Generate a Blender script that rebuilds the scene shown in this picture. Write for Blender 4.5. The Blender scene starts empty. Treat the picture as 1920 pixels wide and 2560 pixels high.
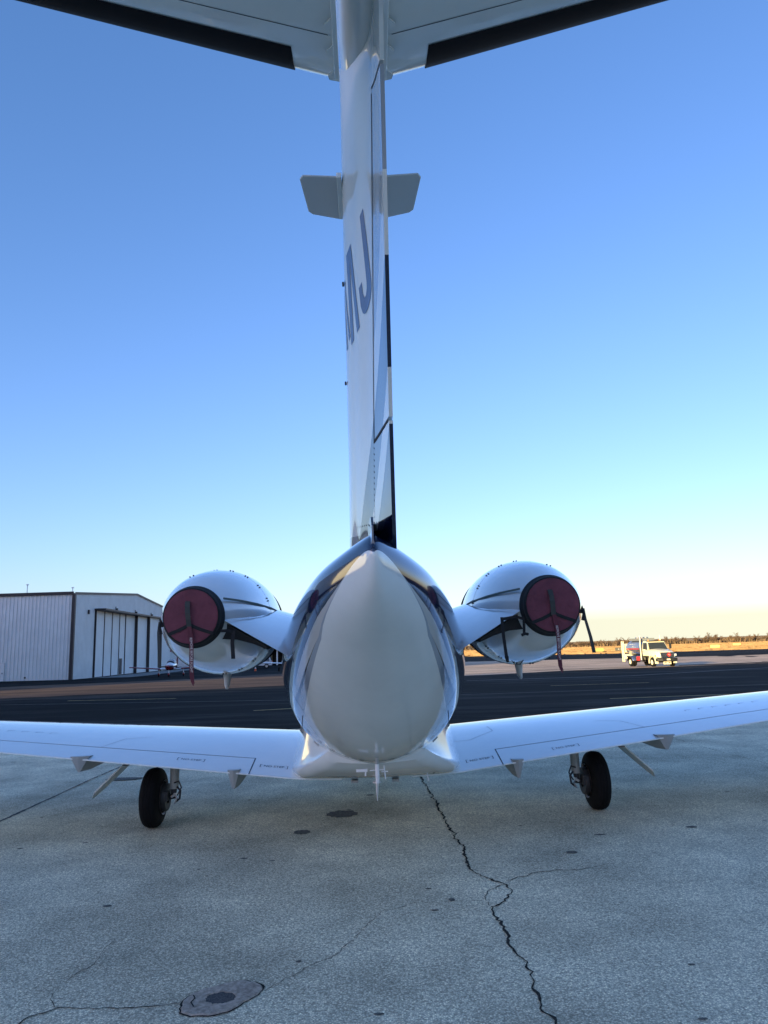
import bpy, bmesh, math, random
from mathutils import Vector, Matrix
random.seed(7)
SC = bpy.context.scene
COL = SC.collection
# ---------------------------------------------------------------- camera
CAM_H = 1.6
F_PX = 1800.0                      # focal length in pixels of a 1920 px wide picture
ROLL = math.atan(0.034); PITCH = math.radians(10.690)
cam = bpy.data.cameras.new('camera'); cam_ob = bpy.data.objects.new('camera', cam); COL.objects.link(cam_ob)
cam.sensor_fit = 'HORIZONTAL'; cam.sensor_width = 36.0; cam.lens = F_PX / 1920 * 36.0
cam.clip_start = 0.05; cam.clip_end = 9000
_R = Vector((1, 0, 0)); _F = Vector((0, math.cos(PITCH), math.sin(PITCH))); _U = Vector((0, -math.sin(PITCH), math.cos(PITCH)))
_Rr = math.cos(ROLL)*_R - math.sin(ROLL)*_U; _Ur = math.sin(ROLL)*_R + math.cos(ROLL)*_U
cam_ob.matrix_world = Matrix(((_Rr.x, _Ur.x, -_F.x, 0), (_Rr.y, _Ur.y, -_F.y, 0), (_Rr.z, _Ur.z, -_F.z, CAM_H), (0, 0, 0, 1)))
SC.camera = cam_ob
# ---------------------------------------------------------------- sky, sun, exposure
SUN_EL = math.radians(7.0); SUN_AZ = math.radians(215.0)     # azimuth clockwise from +Y: low sun behind the photographer
world = bpy.data.worlds.new('World'); SC.world = world; world.use_nodes = True
_n = world.node_tree.nodes; _l = world.node_tree.links
sky = _n.new('ShaderNodeTexSky'); sky.sky_type = 'NISHITA'; sky.sun_disc = False
sky.sun_elevation = SUN_EL; sky.sun_rotation = SUN_AZ; sky.air_density = 1.0; sky.dust_density = 1.0; sky.ozone_density = 1.0; sky.altitude = 150
_tc = _n.new('ShaderNodeTexCoord'); _sx = _n.new('ShaderNodeSeparateXYZ'); _mx = _n.new('ShaderNodeMath'); _mx.operation = 'MAXIMUM'; _mx.inputs[1].default_value = .026; _cx = _n.new('ShaderNodeCombineXYZ')
_l.new(_tc.outputs['Generated'], _sx.inputs[0]); _l.new(_sx.outputs['Z'], _mx.inputs[0])      # the thin murk right at the horizon is left out all round
for _i in (0, 1): _l.new(_sx.outputs[_i], _cx.inputs[_i])
_l.new(_mx.outputs[0], _cx.inputs[2]); _l.new(_cx.outputs[0], sky.inputs['Vector'])
_sp = _n.new('ShaderNodeSeparateColor'); _cb = _n.new('ShaderNodeCombineColor'); _l.new(sky.outputs[0], _sp.inputs[0])   # colour balance of the evening sky, the same all round
for _i, (_g, _p) in enumerate(((.60, 1.08), (.87, .93), (1.47, .94))):
    _pw = _n.new('ShaderNodeMath'); _pw.operation = 'POWER'; _pw.inputs[1].default_value = _p; _l.new(_sp.outputs[_i], _pw.inputs[0])
    _ml = _n.new('ShaderNodeMath'); _ml.operation = 'MULTIPLY'; _ml.inputs[1].default_value = _g; _l.new(_pw.outputs[0], _ml.inputs[0]); _l.new(_ml.outputs[0], _cb.inputs[_i])
_l.new(_cb.outputs[0], _n['Background'].inputs['Color'])
_n['Background'].inputs['Strength'].default_value = 0.10
sun = bpy.data.lights.new('sun', 'SUN'); sun.energy = 4.2; sun.angle = math.radians(0.5); sun.color = (1.0, 0.78, 0.36)
sun_ob = bpy.data.objects.new('sun', sun); COL.objects.link(sun_ob)
_sd = Vector((math.sin(SUN_AZ)*math.cos(SUN_EL), math.cos(SUN_AZ)*math.cos(SUN_EL), math.sin(SUN_EL)))
sun_ob.rotation_euler = _sd.to_track_quat('Z', 'Y').to_euler()
SC.view_settings.view_transform = 'Standard'; SC.view_settings.look = 'None'
SC.view_settings.exposure = 1.66; SC.view_settings.gamma = 1.0
SC.view_settings.use_curve_mapping = False
SC.render.engine = 'CYCLES'
# ---------------------------------------------------------------- helpers
def tag(o, label=None, cat=None, group=None, kind=None):
    for k, v in (('label', label), ('category', cat), ('group', group), ('kind', kind)):
        if v: o[k] = v
    return o
def empty(name, loc=(0, 0, 0), rz=0.0, label=None, cat=None, group=None):
    o = bpy.data.objects.new(name, None); COL.objects.link(o); o.location = loc; o.rotation_euler = (0, 0, rz)
    o.empty_display_size = .2
    return tag(o, label, cat, group)
def copy_tree(o, parent=None):
    c = o.copy(); COL.objects.link(c); c.parent = parent
    for ch in list(o.children): copy_tree(ch, c)
    return c
class MB:
    def __init__(s): s.v = []; s.f = []; s.m = []; s.cur = 0
    def add(s, vs, fs):
        b = len(s.v); s.v += [tuple(p) for p in vs]
        for f in fs: s.f.append(tuple(b+i for i in f)); s.m.append(s.cur)
    def box(s, c, d, rot=None, taper=1.0):
        hx, hy, hz = d[0]/2, d[1]/2, d[2]/2
        vs = []
        for z in (-1, 1):
            k = taper if z > 0 else 1
            for (x, y) in ((-1, -1), (1, -1), (1, 1), (-1, 1)): vs.append(Vector((x*hx*k, y*hy*k, z*hz)))
        if rot is not None: vs = [rot @ p for p in vs]
        s.add([(p.x+c[0], p.y+c[1], p.z+c[2]) for p in vs], [(3, 2, 1, 0), (4, 5, 6, 7), (0, 1, 5, 4), (1, 2, 6, 5), (2, 3, 7, 6), (3, 0, 4, 7)])
        return s
    def loft(s, rings, cap=True, closed=True):
        n = len(rings[0]); vs = [p for r in rings for p in r]; fs = []
        for i in range(len(rings)-1):
            for j in range(n if closed else n-1):
                k = (j+1) % n; fs.append((i*n+j, i*n+k, (i+1)*n+k, (i+1)*n+j))
        if cap: fs.append(tuple(range(n-1, -1, -1))); fs.append(tuple((len(rings)-1)*n+j for j in range(n)))
        s.add(vs, fs); return s
    def tube(s, path, r, n=10, cap=True):
        path = [Vector(p) for p in path]; rs = r if isinstance(r, (list, tuple)) else [r]*len(path)
        rings = []; ref = None
        for i, p in enumerate(path):
            t = (path[min(i+1, len(path)-1)] - path[max(i-1, 0)]).normalized()
            if ref is None: ref = Vector((0, 0, 1)) if abs(t.z) < .9 else Vector((1, 0, 0))
            a = t.cross(ref).normalized(); b = a.cross(t).normalized(); ref = b
            rings.append([p + rs[i]*(math.cos(q)*a + math.sin(q)*b) for q in (2*math.pi*k/n for k in range(n))])
        return s.loft(rings, cap)
    def strip(s, path, w, side, th=0.002):
        """flat webbing along a path; side: width direction"""
        path = [Vector(p) for p in path]; side = Vector(side).normalized()
        ws = w if isinstance(w, (list, tuple)) else [w]*len(path)
        rings = []
        for i, p in enumerate(path):
            t = (path[min(i+1, len(path)-1)] - path[max(i-1, 0)]).normalized(); nn = t.cross(side).normalized()
            a, b = side*ws[i]/2, nn*th/2
            rings.append([p-a-b, p+a-b, p+a+b, p-a+b])
        return s.loft(rings)
    def lathe(s, prof, c, axis='y', n=48, cap=False):
        """prof: list of (along, radius)"""
        rings = []
        for (u, r) in prof:
            ring = []
            for k in range(n):
                q = 2*math.pi*k/n; a, b = r*math.cos(q), r*math.sin(q)
                ring.append({'y': (c[0]+a, c[1]+u, c[2]+b), 'x': (c[0]+u, c[1]+a, c[2]+b), 'z': (c[0]+a, c[1]+b, c[2]+u)}[axis])
            rings.append(ring)
        return s.loft(rings, cap)
    def prism(s, poly, fn, t):
        """poly 2D, fn(u, v, w) -> point, extruded from w=0 to w=t"""
        n = len(poly)
        s.add([fn(u, v, 0) for u, v in poly] + [fn(u, v, t) for u, v in poly],
              [tuple(range(n-1, -1, -1)), tuple(range(n, 2*n))] + [(i, (i+1) % n, n+(i+1) % n, n+i) for i in range(n)])
        return s
    def build(s, name, mat, parent=None, smooth=False, bevel=0, angle=35, segs=2, fixn=True):
        me = bpy.data.meshes.new(name); me.from_pydata([tuple(p) for p in s.v], [], s.f)
        mats = mat if isinstance(mat, (list, tuple)) else [mat]
        for m in mats: me.materials.append(m)
        if len(mats) > 1:
            for p, i in zip(me.polygons, s.m): p.material_index = i
        if fixn:
            bm = bmesh.new(); bm.from_mesh(me); bmesh.ops.recalc_face_normals(bm, faces=bm.faces)
            bm.to_mesh(me); bm.free()
        if smooth:
            for p in me.polygons: p.use_smooth = True
            try: me.set_sharp_from_angle(angle=math.radians(angle))
            except Exception: pass
        o = bpy.data.objects.new(name, me); COL.objects.link(o); o.parent = parent
        if bevel:
            b = o.modifiers.new('bevel', 'BEVEL'); b.width = bevel; b.segments = segs; b.limit_method = 'ANGLE'; b.angle_limit = math.radians(40)
            b.harden_normals = False
        return o
def nodes_of(m): return m.node_tree.nodes, m.node_tree.links
def mat(name, col, rough=.5, metal=0.0, coat=0.0, spec=.5, var=0.0, vscale=3.0, bump=0.0, bscale=40.0, emit=None, trans=0.0, ior=1.45, rvar=0.0):
    m = bpy.data.materials.new(name); m.use_nodes = True; n, l = nodes_of(m); b = n['Principled BSDF']
    b.inputs['Base Color'].default_value = (*col, 1); b.inputs['Roughness'].default_value = rough; b.inputs['Metallic'].default_value = metal
    b.inputs['Coat Weight'].default_value = coat; b.inputs['Coat Roughness'].default_value = .03; b.inputs['Specular IOR Level'].default_value = spec
    b.inputs['Transmission Weight'].default_value = trans; b.inputs['IOR'].default_value = ior
    tc = n.new('ShaderNodeTexCoord')
    if var or rvar:
        t = n.new('ShaderNodeTexNoise'); t.inputs['Scale'].default_value = vscale; t.inputs['Detail'].default_value = 6; t.inputs['Roughness'].default_value = .6
        l.new(tc.outputs['Object'], t.inputs['Vector'])
        if var:
            mx = n.new('ShaderNodeMix'); mx.data_type = 'RGBA'; mx.blend_type = 'MULTIPLY'; mx.inputs['Factor'].default_value = 1
            r = n.new('ShaderNodeMapRange'); r.inputs['From Min'].default_value = .3; r.inputs['From Max'].default_value = .7; r.inputs['To Min'].default_value = 1-var; r.inputs['To Max'].default_value = 1+var*.4
            l.new(t.outputs['Fac'], r.inputs['Value']); mx.inputs['A'].default_value = (*col, 1); l.new(r.outputs[0], mx.inputs['B']); l.new(mx.outputs['Result'], b.inputs['Base Color'])
        if rvar:
            r2 = n.new('ShaderNodeMapRange'); r2.inputs['From Min'].default_value = .35; r2.inputs['From Max'].default_value = .7; r2.inputs['To Min'].default_value = rough; r2.inputs['To Max'].default_value = rough+rvar
            l.new(t.outputs['Fac'], r2.inputs['Value']); l.new(r2.outputs[0], b.inputs['Roughness'])
    if bump:
        t2 = n.new('ShaderNodeTexNoise'); t2.inputs['Scale'].default_value = bscale; t2.inputs['Detail'].default_value = 4
        bp = n.new('ShaderNodeBump'); bp.inputs['Strength'].default_value = bump; bp.inputs['Distance'].default_value = .01
        l.new(tc.outputs['Object'], t2.inputs['Vector']); l.new(t2.outputs['Fac'], bp.inputs['Height']); l.new(bp.outputs[0], b.inputs['Normal'])
    if emit: b.inputs['Emission Color'].default_value = (*emit[0], 1); b.inputs['Emission Strength'].default_value = emit[1]
    return m
def math_node(n, l, op, a, b=None, c=None):
    q = n.new('ShaderNodeMath'); q.operation = op
    for i, v in enumerate((a, b, c)):
        if v is None: continue
        if isinstance(v, (int, float)): q.inputs[i].default_value = v
        else: l.new(v, q.inputs[i])
    return q.outputs[0]
def mix_col(n, l, fac, a, b):
    q = n.new('ShaderNodeMix'); q.data_type = 'RGBA'
    if isinstance(fac, (int, float)): q.inputs['Factor'].default_value = fac
    else: l.new(fac, q.inputs['Factor'])
    for k, v in (('A', a), ('B', b)):
        if isinstance(v, tuple): q.inputs[k].default_value = (*v, 1) if len(v) == 3 else v
        else: l.new(v, q.inputs[k])
    return q.outputs['Result']
def text_polys(txt, size=1.0):
    """outline text as (verts2d, faces) from the built-in font"""
    cu = bpy.data.curves.new('lettering', 'FONT'); cu.body = txt; cu.size = size; cu.align_x = 'CENTER'; cu.align_y = 'CENTER'; cu.resolution_u = 3
    ob = bpy.data.objects.new('lettering', cu); COL.objects.link(ob); bpy.context.view_layer.update()
    me = bpy.data.meshes.new_from_object(ob.evaluated_get(bpy.context.evaluated_depsgraph_get()))
    vs = [(v.co.x, v.co.y) for v in me.vertices]; fs = [tuple(p.vertices) for p in me.polygons]
    bpy.data.objects.remove(ob); bpy.data.curves.remove(cu); bpy.data.meshes.remove(me)
    return vs, fs
def lettering(txt, size, fn, name, m, parent):
    vs, fs = text_polys(txt, size); b = MB(); b.add([fn(u, v) for u, v in vs], fs)
    return b.build(name, m, parent, fixn=False)
# ---------------------------------------------------------------- ground shape
def ground_z(x, y):
    s = .0144 + .000125*max(-60, min(60, x))
    return -s*max(0, min(y, 95)-10)
# ---------------------------------------------------------------- shape functions of the jet (local: x right, y forward from the main gear, z up)
GEAR_Y = 7.333
def lerp(a, b, t): return a + (b - a) * t
def interp(x, xs, ys):
    if x <= xs[0]: return ys[0]
    for i in range(1, len(xs)):
        if x <= xs[i]: return lerp(ys[i-1], ys[i], (x - xs[i-1]) / (xs[i] - xs[i-1]))
    return ys[-1]
def smooth_interp(x, xs, ys):
    # monotone cubic
    n = len(xs)
    if x <= xs[0]: return ys[0]
    if x >= xs[-1]: return ys[-1]
    d = [(ys[i+1]-ys[i])/(xs[i+1]-xs[i]) for i in range(n-1)]
    m = [d[0]] + [0 if d[i-1]*d[i] <= 0 else 2*d[i-1]*d[i]/(d[i-1]+d[i]) for i in range(1, n-1)] + [d[-1]]
    for i in range(n-1):
        if x <= xs[i+1]:
            h = xs[i+1]-xs[i]; t = (x-xs[i])/h
            return ((2*t**3-3*t**2+1)*ys[i] + (t**3-2*t**2+t)*h*m[i] + (-2*t**3+3*t**2)*ys[i+1] + (t**3-t**2)*h*m[i+1])
FZ = [2.1, 2.65, 3.2, 3.75, 4.0]
FIN_TL = [.104, .091, .080, .070, .069]; FIN_TR = [.124, .109, .097, .086, .084]
FIN_H = [.012, .023, .033, .041, .042]; FIN_M = [-.147, -.125, -.112, -.099, -.091]
def fin_te(z): return 3.66 - .832*(z-2.1)
def fin_hinge(z): return 3.59 - .878*(z-2.65)
def fin_le(z): return 5.4 - 1.2*(z-2.15)
def fin_left(s, z):
    """s: 0 trailing edge .. 1 leading edge -> local point on the left skin"""
    t, l = fin_te(z), fin_le(z); sh = (fin_hinge(z)-t)/(l-t)
    g = lambda a: interp(z, FZ, a)
    x = smooth_interp(s, [0, sh, .48, .68, .86, .96, 1.0], [g(FIN_TL), g(FIN_H), lerp(g(FIN_H), g(FIN_M), .60), g(FIN_M), g(FIN_M)*.85, g(FIN_M)*.6, -.03])
    return (x, lerp(t, l, s) - GEAR_Y, z)
def fin_right(s, z):
    t, l = fin_te(z), fin_le(z); g = lambda a: interp(z, FZ, a)
    x = smooth_interp(s, [0, .35, .68, .9, 1.0], [g(FIN_TR), g(FIN_TR)*.93, .075, .03, -.03])
    return (x, lerp(t, l, s) - GEAR_Y, z)
W_X = [0.0, .65, 3.5, 7.2]
W_TE = [-.86, -.83, -.55, -.25]; W_TEZ = [.50, .518, .815, 1.195]
W_LE = [1.25, 1.15, 1.0, .72]; W_LEZ = [.60, .64, .85, 1.13]
def wing(x, c, up=1):
    """x signed span, c 0 leading edge .. 1 trailing edge"""
    a = abs(x); ch = interp(a, W_X, W_LE) - interp(a, W_X, W_TE)
    t = .13*5*(.2969*math.sqrt(max(c, 0)) - .126*c - .3516*c*c + .2843*c**3 - .1030*c**4)
    y = lerp(interp(a, W_X, W_LE), interp(a, W_X, W_TE), c)
    z = lerp(interp(a, W_X, W_LEZ), interp(a, W_X, W_TEZ), c)
    k = ch*t*(1.05 if up > 0 else -.75)
    return (x, y, z + k + (.004 if up > 0 else -.004)*c)
# ---------------------------------------------------------------- pavement and ground materials
def pavement(name, base, grain_scale, grain_amt, patch_amt, bump, rough=.9, streak=0.0, col2=None, tint=None, patch_scale=.9, spec=.12, streaks=(.42, .62)):
    m = bpy.data.materials.new(name); m.use_nodes = True; n, l = nodes_of(m); b = n['Principled BSDF']
    tc = n.new('ShaderNodeTexCoord'); pos = tc.outputs['Object']
    v = n.new('ShaderNodeTexVoronoi'); v.inputs['Scale'].default_value = grain_scale; l.new(pos, v.inputs['Vector'])
    sep = n.new('ShaderNodeSeparateColor'); l.new(v.outputs['Color'], sep.inputs[0])
    g = n.new('ShaderNodeTexNoise'); g.inputs['Scale'].default_value = grain_scale*.55; g.inputs['Detail'].default_value = 8; g.inputs['Roughness'].default_value = .75; l.new(pos, g.inputs['Vector'])
    p = n.new('ShaderNodeTexNoise'); p.inputs['Scale'].default_value = patch_scale; p.inputs['Detail'].default_value = 7; p.inputs['Roughness'].default_value = .62; l.new(pos, p.inputs['Vector'])
    p2 = n.new('ShaderNodeTexNoise'); p2.inputs['Scale'].default_value = patch_scale*.17; p2.inputs['Detail'].default_value = 3; l.new(pos, p2.inputs['Vector'])
    # stone value: light stones in a darker binder
    edge = n.new('ShaderNodeMapRange'); edge.inputs['From Min'].default_value = .05; edge.inputs['From Max'].default_value = .55; edge.inputs['To Min'].default_value = 1+grain_amt*.5; edge.inputs['To Max'].default_value = 1-grain_amt
    l.new(v.outputs['Distance'], edge.inputs['Value'])
    st = n.new('ShaderNodeMapRange'); st.inputs['To Min'].default_value = 1-grain_amt*.8; st.inputs['To Max'].default_value = 1+grain_amt*.9; l.new(sep.outputs[0], st.inputs['Value'])
    gn = n.new('ShaderNodeMapRange'); gn.inputs['From Min'].default_value = .3; gn.inputs['From Max'].default_value = .7; gn.inputs['To Min'].default_value = 1-grain_amt; gn.inputs['To Max'].default_value = 1+grain_amt*.8; l.new(g.outputs['Fac'], gn.inputs['Value'])
    pn = n.new('ShaderNodeMapRange'); pn.inputs['From Min'].default_value = .32; pn.inputs['From Max'].default_value = .68; pn.inputs['To Min'].default_value = 1-patch_amt; pn.inputs['To Max'].default_value = 1+patch_amt*.5; l.new(p.outputs['Fac'], pn.inputs['Value'])
    pn2 = n.new('ShaderNodeMapRange'); pn2.inputs['From Min'].default_value = .35; pn2.inputs['From Max'].default_value = .65; pn2.inputs['To Min'].default_value = 1-patch_amt*.7; pn2.inputs['To Max'].default_value = 1+patch_amt*.3; l.new(p2.outputs['Fac'], pn2.inputs['Value'])
    f = math_node(n, l, 'MULTIPLY', st.outputs[0], edge.outputs[0]); f = math_node(n, l, 'MULTIPLY', f, gn.outputs[0])
    f = math_node(n, l, 'MULTIPLY', f, pn.outputs[0]); f = math_node(n, l, 'MULTIPLY', f, pn2.outputs[0])
    base_c = base
    if col2:
        mp = n.new('ShaderNodeMapping'); mp.inputs['Scale'].default_value = (.05, .35, 1); l.new(pos, mp.inputs['Vector'])
        s1 = n.new('ShaderNodeTexNoise'); s1.inputs['Scale'].default_value = 1.0; s1.inputs['Detail'].default_value = 8; s1.inputs['Roughness'].default_value = .7; l.new(mp.outputs[0], s1.inputs['Vector'])
        sr = n.new('ShaderNodeMapRange'); sr.inputs['From Min'].default_value = streaks[0]; sr.inputs['From Max'].default_value = streaks[1]; l.new(s1.outputs['Fac'], sr.inputs['Value'])
        base_c = mix_col(n, l, sr.outputs[0], base, col2)
    q = n.new('ShaderNodeMix'); q.data_type = 'RGBA'; q.blend_type = 'MULTIPLY'; q.inputs['Factor'].default_value = 1
    if isinstance(base_c, tuple): q.inputs['A'].default_value = (*base_c, 1)
    else: l.new(base_c, q.inputs['A'])
    l.new(f, q.inputs['B']); l.new(q.outputs['Result'], b.inputs['Base Color'])
    b.inputs['Roughness'].default_value = rough; b.inputs['Specular IOR Level'].default_value = spec
    if bump:
        h = math_node(n, l, 'ADD', v.outputs['Distance'], math_node(n, l, 'MULTIPLY', g.outputs['Fac'], -1.2))
        bp = n.new('ShaderNodeBump'); bp.invert = True; bp.inputs['Strength'].default_value = bump; bp.inputs['Distance'].default_value = .004; l.new(h, bp.inputs['Height']); l.new(bp.outputs[0], b.inputs['Normal'])
    return m
M_APRON = pavement('apron_aggregate', (.98, .91, .67), 104, .40, .34, .65, patch_scale=1.1)
M_ASPH = pavement('sealed_asphalt', (.017, .017, .0172), 60, .35, .45, .4, rough=.85, spec=.03, streaks=(.50, .66), col2=(.085, .083, .078), patch_scale=.35)
M_BAND = pavement('worn_concrete', (.82, .60, .42), 30, .2, .22, .0, col2=(.50, .35, .25), patch_scale=.25)
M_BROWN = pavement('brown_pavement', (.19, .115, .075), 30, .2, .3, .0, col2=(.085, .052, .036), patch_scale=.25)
M_PALE = pavement('pale_concrete', (.34, .34, .33), 30, .2, .2, .0, patch_scale=.3)
M_GRASS = pavement('dry_grass', (.88, .54, .20), 8, .35, .35, .0, col2=(.66, .39, .14), patch_scale=.06)
M_CRACK = mat('crack_dark', (.06, .057, .05), .95, spec=.05, var=.85, vscale=140)
M_JOINT = mat('joint_tar', (.035, .036, .036), .8, var=.5, vscale=30)
M_STAIN = mat('oil_stain', (.15, .145, .125), .8, spec=.1, var=.6, vscale=40)
M_LINE_Y = mat('line_yellow_faded', (.55, .42, .18), .8, var=.45, vscale=2.5)
M_LINE_W = mat('line_grey_faded', (.17, .17, .165), .8, var=.5, vscale=2.5)
def sheet(name, rows, mt, zoff, label=None):
    """rows: list of rows of (x, y)"""
    b = MB(); n = len(rows[0]); vs = [(x, y, ground_z(x, y)+zoff) for r in rows for (x, y) in r]
    b.add(vs, [(i*n+j, i*n+j+1, (i+1)*n+j+1, (i+1)*n+j) for i in range(len(rows)-1) for j in range(n-1)])
    o = b.build(name, mt, fixn=False, smooth=False); o['kind'] = 'structure'
    if label: o['label'] = label
    return o
def arange(a, b, k): return [a+(b-a)*i/k for i in range(k+1)]
gx = [-5000, -1500, -400, -150] + arange(-60, 60, 12) + [150, 400, 1500, 5000]
gy = [-5000, -800, -200, -60, 0] + arange(10, 95, 10) + [200, 300, 600, 1500, 7000]
sheet('ground', [[(x, y) for x in gx] for y in gy], M_GRASS, -.04)
sheet('apron', [[(x, y) for x in arange(-70, 70, 28)] for y in arange(-92, 16.5, 44)], M_APRON, 0)
def resample(pl, k):
    L = [0]
    for a, b in zip(pl, pl[1:]): L.append(L[-1]+math.dist(a, b))
    out = []
    for i in range(k+1):
        t = L[-1]*i/k; j = max(1, next((q for q in range(1, len(L)) if L[q] >= t-1e-9), len(L)-1))
        u = (t-L[j-1])/(L[j]-L[j-1]); out.append((lerp(pl[j-1][0], pl[j][0], u), lerp(pl[j-1][1], pl[j][1], u)))
    return out
def band(name, near, far, mt, zoff, k=36, across=10, jag=0.0, label=None):
    a, b = resample(near, k), resample(far, k)
    if jag:
        rr = random.Random(3); a = [(x+rr.uniform(-jag, jag), y+rr.uniform(-jag, jag)) for x, y in a]; b = [(x, y+rr.uniform(-jag, jag)) for x, y in b]
    return sheet(name, [[(lerp(p[0], q[0], t), lerp(p[1], q[1], t)) for p, q in zip(a, b)] for t in arange(0, 1, across)], mt, zoff, label)
band('taxi_lane', [(-130, 16.3), (0, 16.3), (240, 16.3)], [(-190, 205), (20, 203), (260, 150)], M_ASPH, -.012, 60, 40)
band('taxiway_concrete', [(-2, 50.5), (6, 57), (15, 65), (30, 73), (60, 92), (140, 120)],
     [(2, 115), (15, 135), (45, 134), (80, 134), (190, 128)], M_BAND, -.004, 60, 24, jag=.5)
band('brown_strip', [(-75, 22), (-20.5, 38.9), (-11.5, 43), (-2.05, 50.4)], [(-95, 42), (-32.5, 61.4), (-19.2, 71.8), (-10, 95), (1.9, 114.8)], M_BROWN, -.004, 60, 24, jag=.4)  # left part of the band, in a darker brown than the right part
band('dark_strip', [(29.5, 74.5), (45, 82), (75, 95)], [(31, 79), (47, 90), (80, 108)], M_ASPH, .004, 12, 3, jag=.3)  # dark sheet laid in as the shadow band right of the truck
band('dark_strip', [(6, 61), (16, 70.5), (26, 74)], [(7, 62.2), (16, 71.5), (26, 75)], M_ASPH, .004, 10, 2, jag=.2)
# painted lines on the dark pavement
for nm, pts, w, mt in (
    ('painted_line', [(4.7, 45.2), (14.9, 45.5), (28.6, 55.8), (50, 66)], .42, M_LINE_W),
    ('painted_line', [(7.45, 34.4), (12.1, 34.6)], .16, M_LINE_Y),
    ('painted_line', [(-3.9, 28.9), (2.9, 28.9), (14.9, 29.2), (30, 29.6)], .10, M_LINE_W),
    ('painted_line', [(6.95, 23.55), (11.3, 23.8)], .16, M_LINE_Y),
    ('painted_line', [(-4.3, 23.3), (-1.2, 24.4)], .15, M_LINE_Y),
    ('painted_line', [(-17.0, 32.3), (-3.9, 28.9)], .10, M_LINE_W),
    ('painted_line', [(-14.9, 34.2), (-9.6, 33.2)], .16, M_LINE_Y)):
    b = MB(); k = max(2, int(sum(math.dist(p, q) for p, q in zip(pts, pts[1:]))/2.5)); rs = resample(pts, k); rings = []
    for x, y in rs: rings += [(x, y-w/2, ground_z(x, y-w/2)-.004), (x, y+w/2, ground_z(x, y+w/2)-.004)]
    b.add(rings, [(2*i, 2*i+2, 2*i+3, 2*i+1) for i in range(k)])
    o = b.build(nm, mt, fixn=False); o['kind'] = 'structure'
# cracks, the tarred joint
def crack(pts, w, jag, mt, name, seed):
    rr = random.Random(seed); L = sum(math.dist(p, q) for p, q in zip(pts, pts[1:])); k = max(6, int(L/.028)); rs = resample(pts, k)
    b = MB(); vs = []; off = 0; wv = 1.0
    for i, (x, y) in enumerate(rs):
        x2, y2 = rs[min(i+1, k)]; x1, y1 = rs[max(i-1, 0)]; dx, dy = x2-x1, y2-y1; q = math.hypot(dx, dy) or 1; nx, ny = -dy/q, dx/q
        off = off*.72 + rr.gauss(0, jag); wv = max(.2, min(2.6, wv*.75 + .25*rr.choice((.1, .3, .8, 1.2, 2.0, 3.4)))); ww = w*wv*(.25 if i in (0, k) else 1)*rr.uniform(.7, 1.25)
        for sg in (-1, 1):
            o_ = off + sg*ww/2 + rr.gauss(0, w*.12); X, Y = x+nx*o_, y+ny*o_; vs.append((X, Y, ground_z(X, Y)+.0035))
    b.add(vs, [(2*i, 2*i+2, 2*i+3, 2*i+1) for i in range(k)])
    o = b.build(name, mt, fixn=False); o['kind'] = 'structure'
CRACKS = [
 (.012, [(.328, 9.634), (.384, 8.989), (.427, 8.118), (.453, 7.61), (.5, 6.57), (.545, 6.236), (.533, 5.911), (.546, 5.589), (.653, 5.392), (.74, 5.283), (.755, 5.093), (.623, 4.869), (.578, 4.853), (.586, 4.62), (.604, 4.313), (.621, 3.991), (.63, 3.741), (.641, 3.543), (.661, 3.428), (.665, 3.0)]),
 (.006, [(.74, 5.283), (.586, 5.133), (.564, 5.023), (.578, 4.853)]),
 (.007, [(.763, 5.33), (.961, 5.489), (1.153, 5.537), (1.332, 5.528), (1.524, 5.618), (1.826, 5.663)]),
 (.004, [(.557, 4.968), (.284, 4.973), (.092, 4.962), (-.084, 4.836), (-.35, 4.2), (-.532, 3.993), (-.672, 3.841)]),
 (.006, [(-1.023, 3.727), (-1.174, 3.709), (-1.345, 3.705), (-1.601, 3.701), (-1.686, 3.633), (-1.719, 3.554)]),
 (.004, [(-1.612, 3.713), (-1.683, 3.819), (-1.688, 3.891), (-1.68, 4.002), (-1.66, 4.066), (-1.613, 4.2), (-1.647, 4.382), (-1.657, 4.528)]),
 (.009, [(4.703, 12.82), (4.674, 12.074), (4.655, 11.286), (4.663, 10.59), (4.735, 9.554), (4.792, 9.022)]),
 (.004, [(1.471, 8.319), (2.227, 8.211), (3.068, 8.152)]),
 (.004, [(-3.934, 7.61), (-3.049, 7.405), (-2.291, 7.222), (-1.951, 7.221)]),
 (.004, [(.491, 7.501), (.822, 7.605), (1.205, 7.684), (1.664, 7.856)]),
 (.004, [(-5.013, 9.645), (-4.647, 9.908), (-4.056, 10.007)])]
for i, (w, pts) in enumerate(CRACKS): crack(pts, w if w > .010 else w*.65, (.0075 if w > .010 else .0065), M_CRACK, 'pavement_crack', 11+i)
crack([(-3.999, 7.062), (-4.001, 7.737), (-4.023, 9.085), (-4.092, 11.826), (-4.15, 14.5), (-4.18, 16.4)], .02, .002, M_JOINT, 'pavement_joint', 5)
def stain(x, y, rx, ry, seed):
    rr = random.Random(seed); n = 28; b = MB(); vs = [(x, y, ground_z(x, y)+.0028)]
    for i in range(n):
        a = 2*math.pi*i/n; k = 1+rr.uniform(-.12, .12); X, Y = x+rx*k*math.cos(a), y+ry*k*math.sin(a); vs.append((X, Y, ground_z(X, Y)+.0028))
    b.add(vs, [(0, 1+i, 1+(i+1) % n) for i in range(n)]); o = b.build('oil_stain', M_STAIN, fixn=False); o['kind'] = 'structure'
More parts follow.
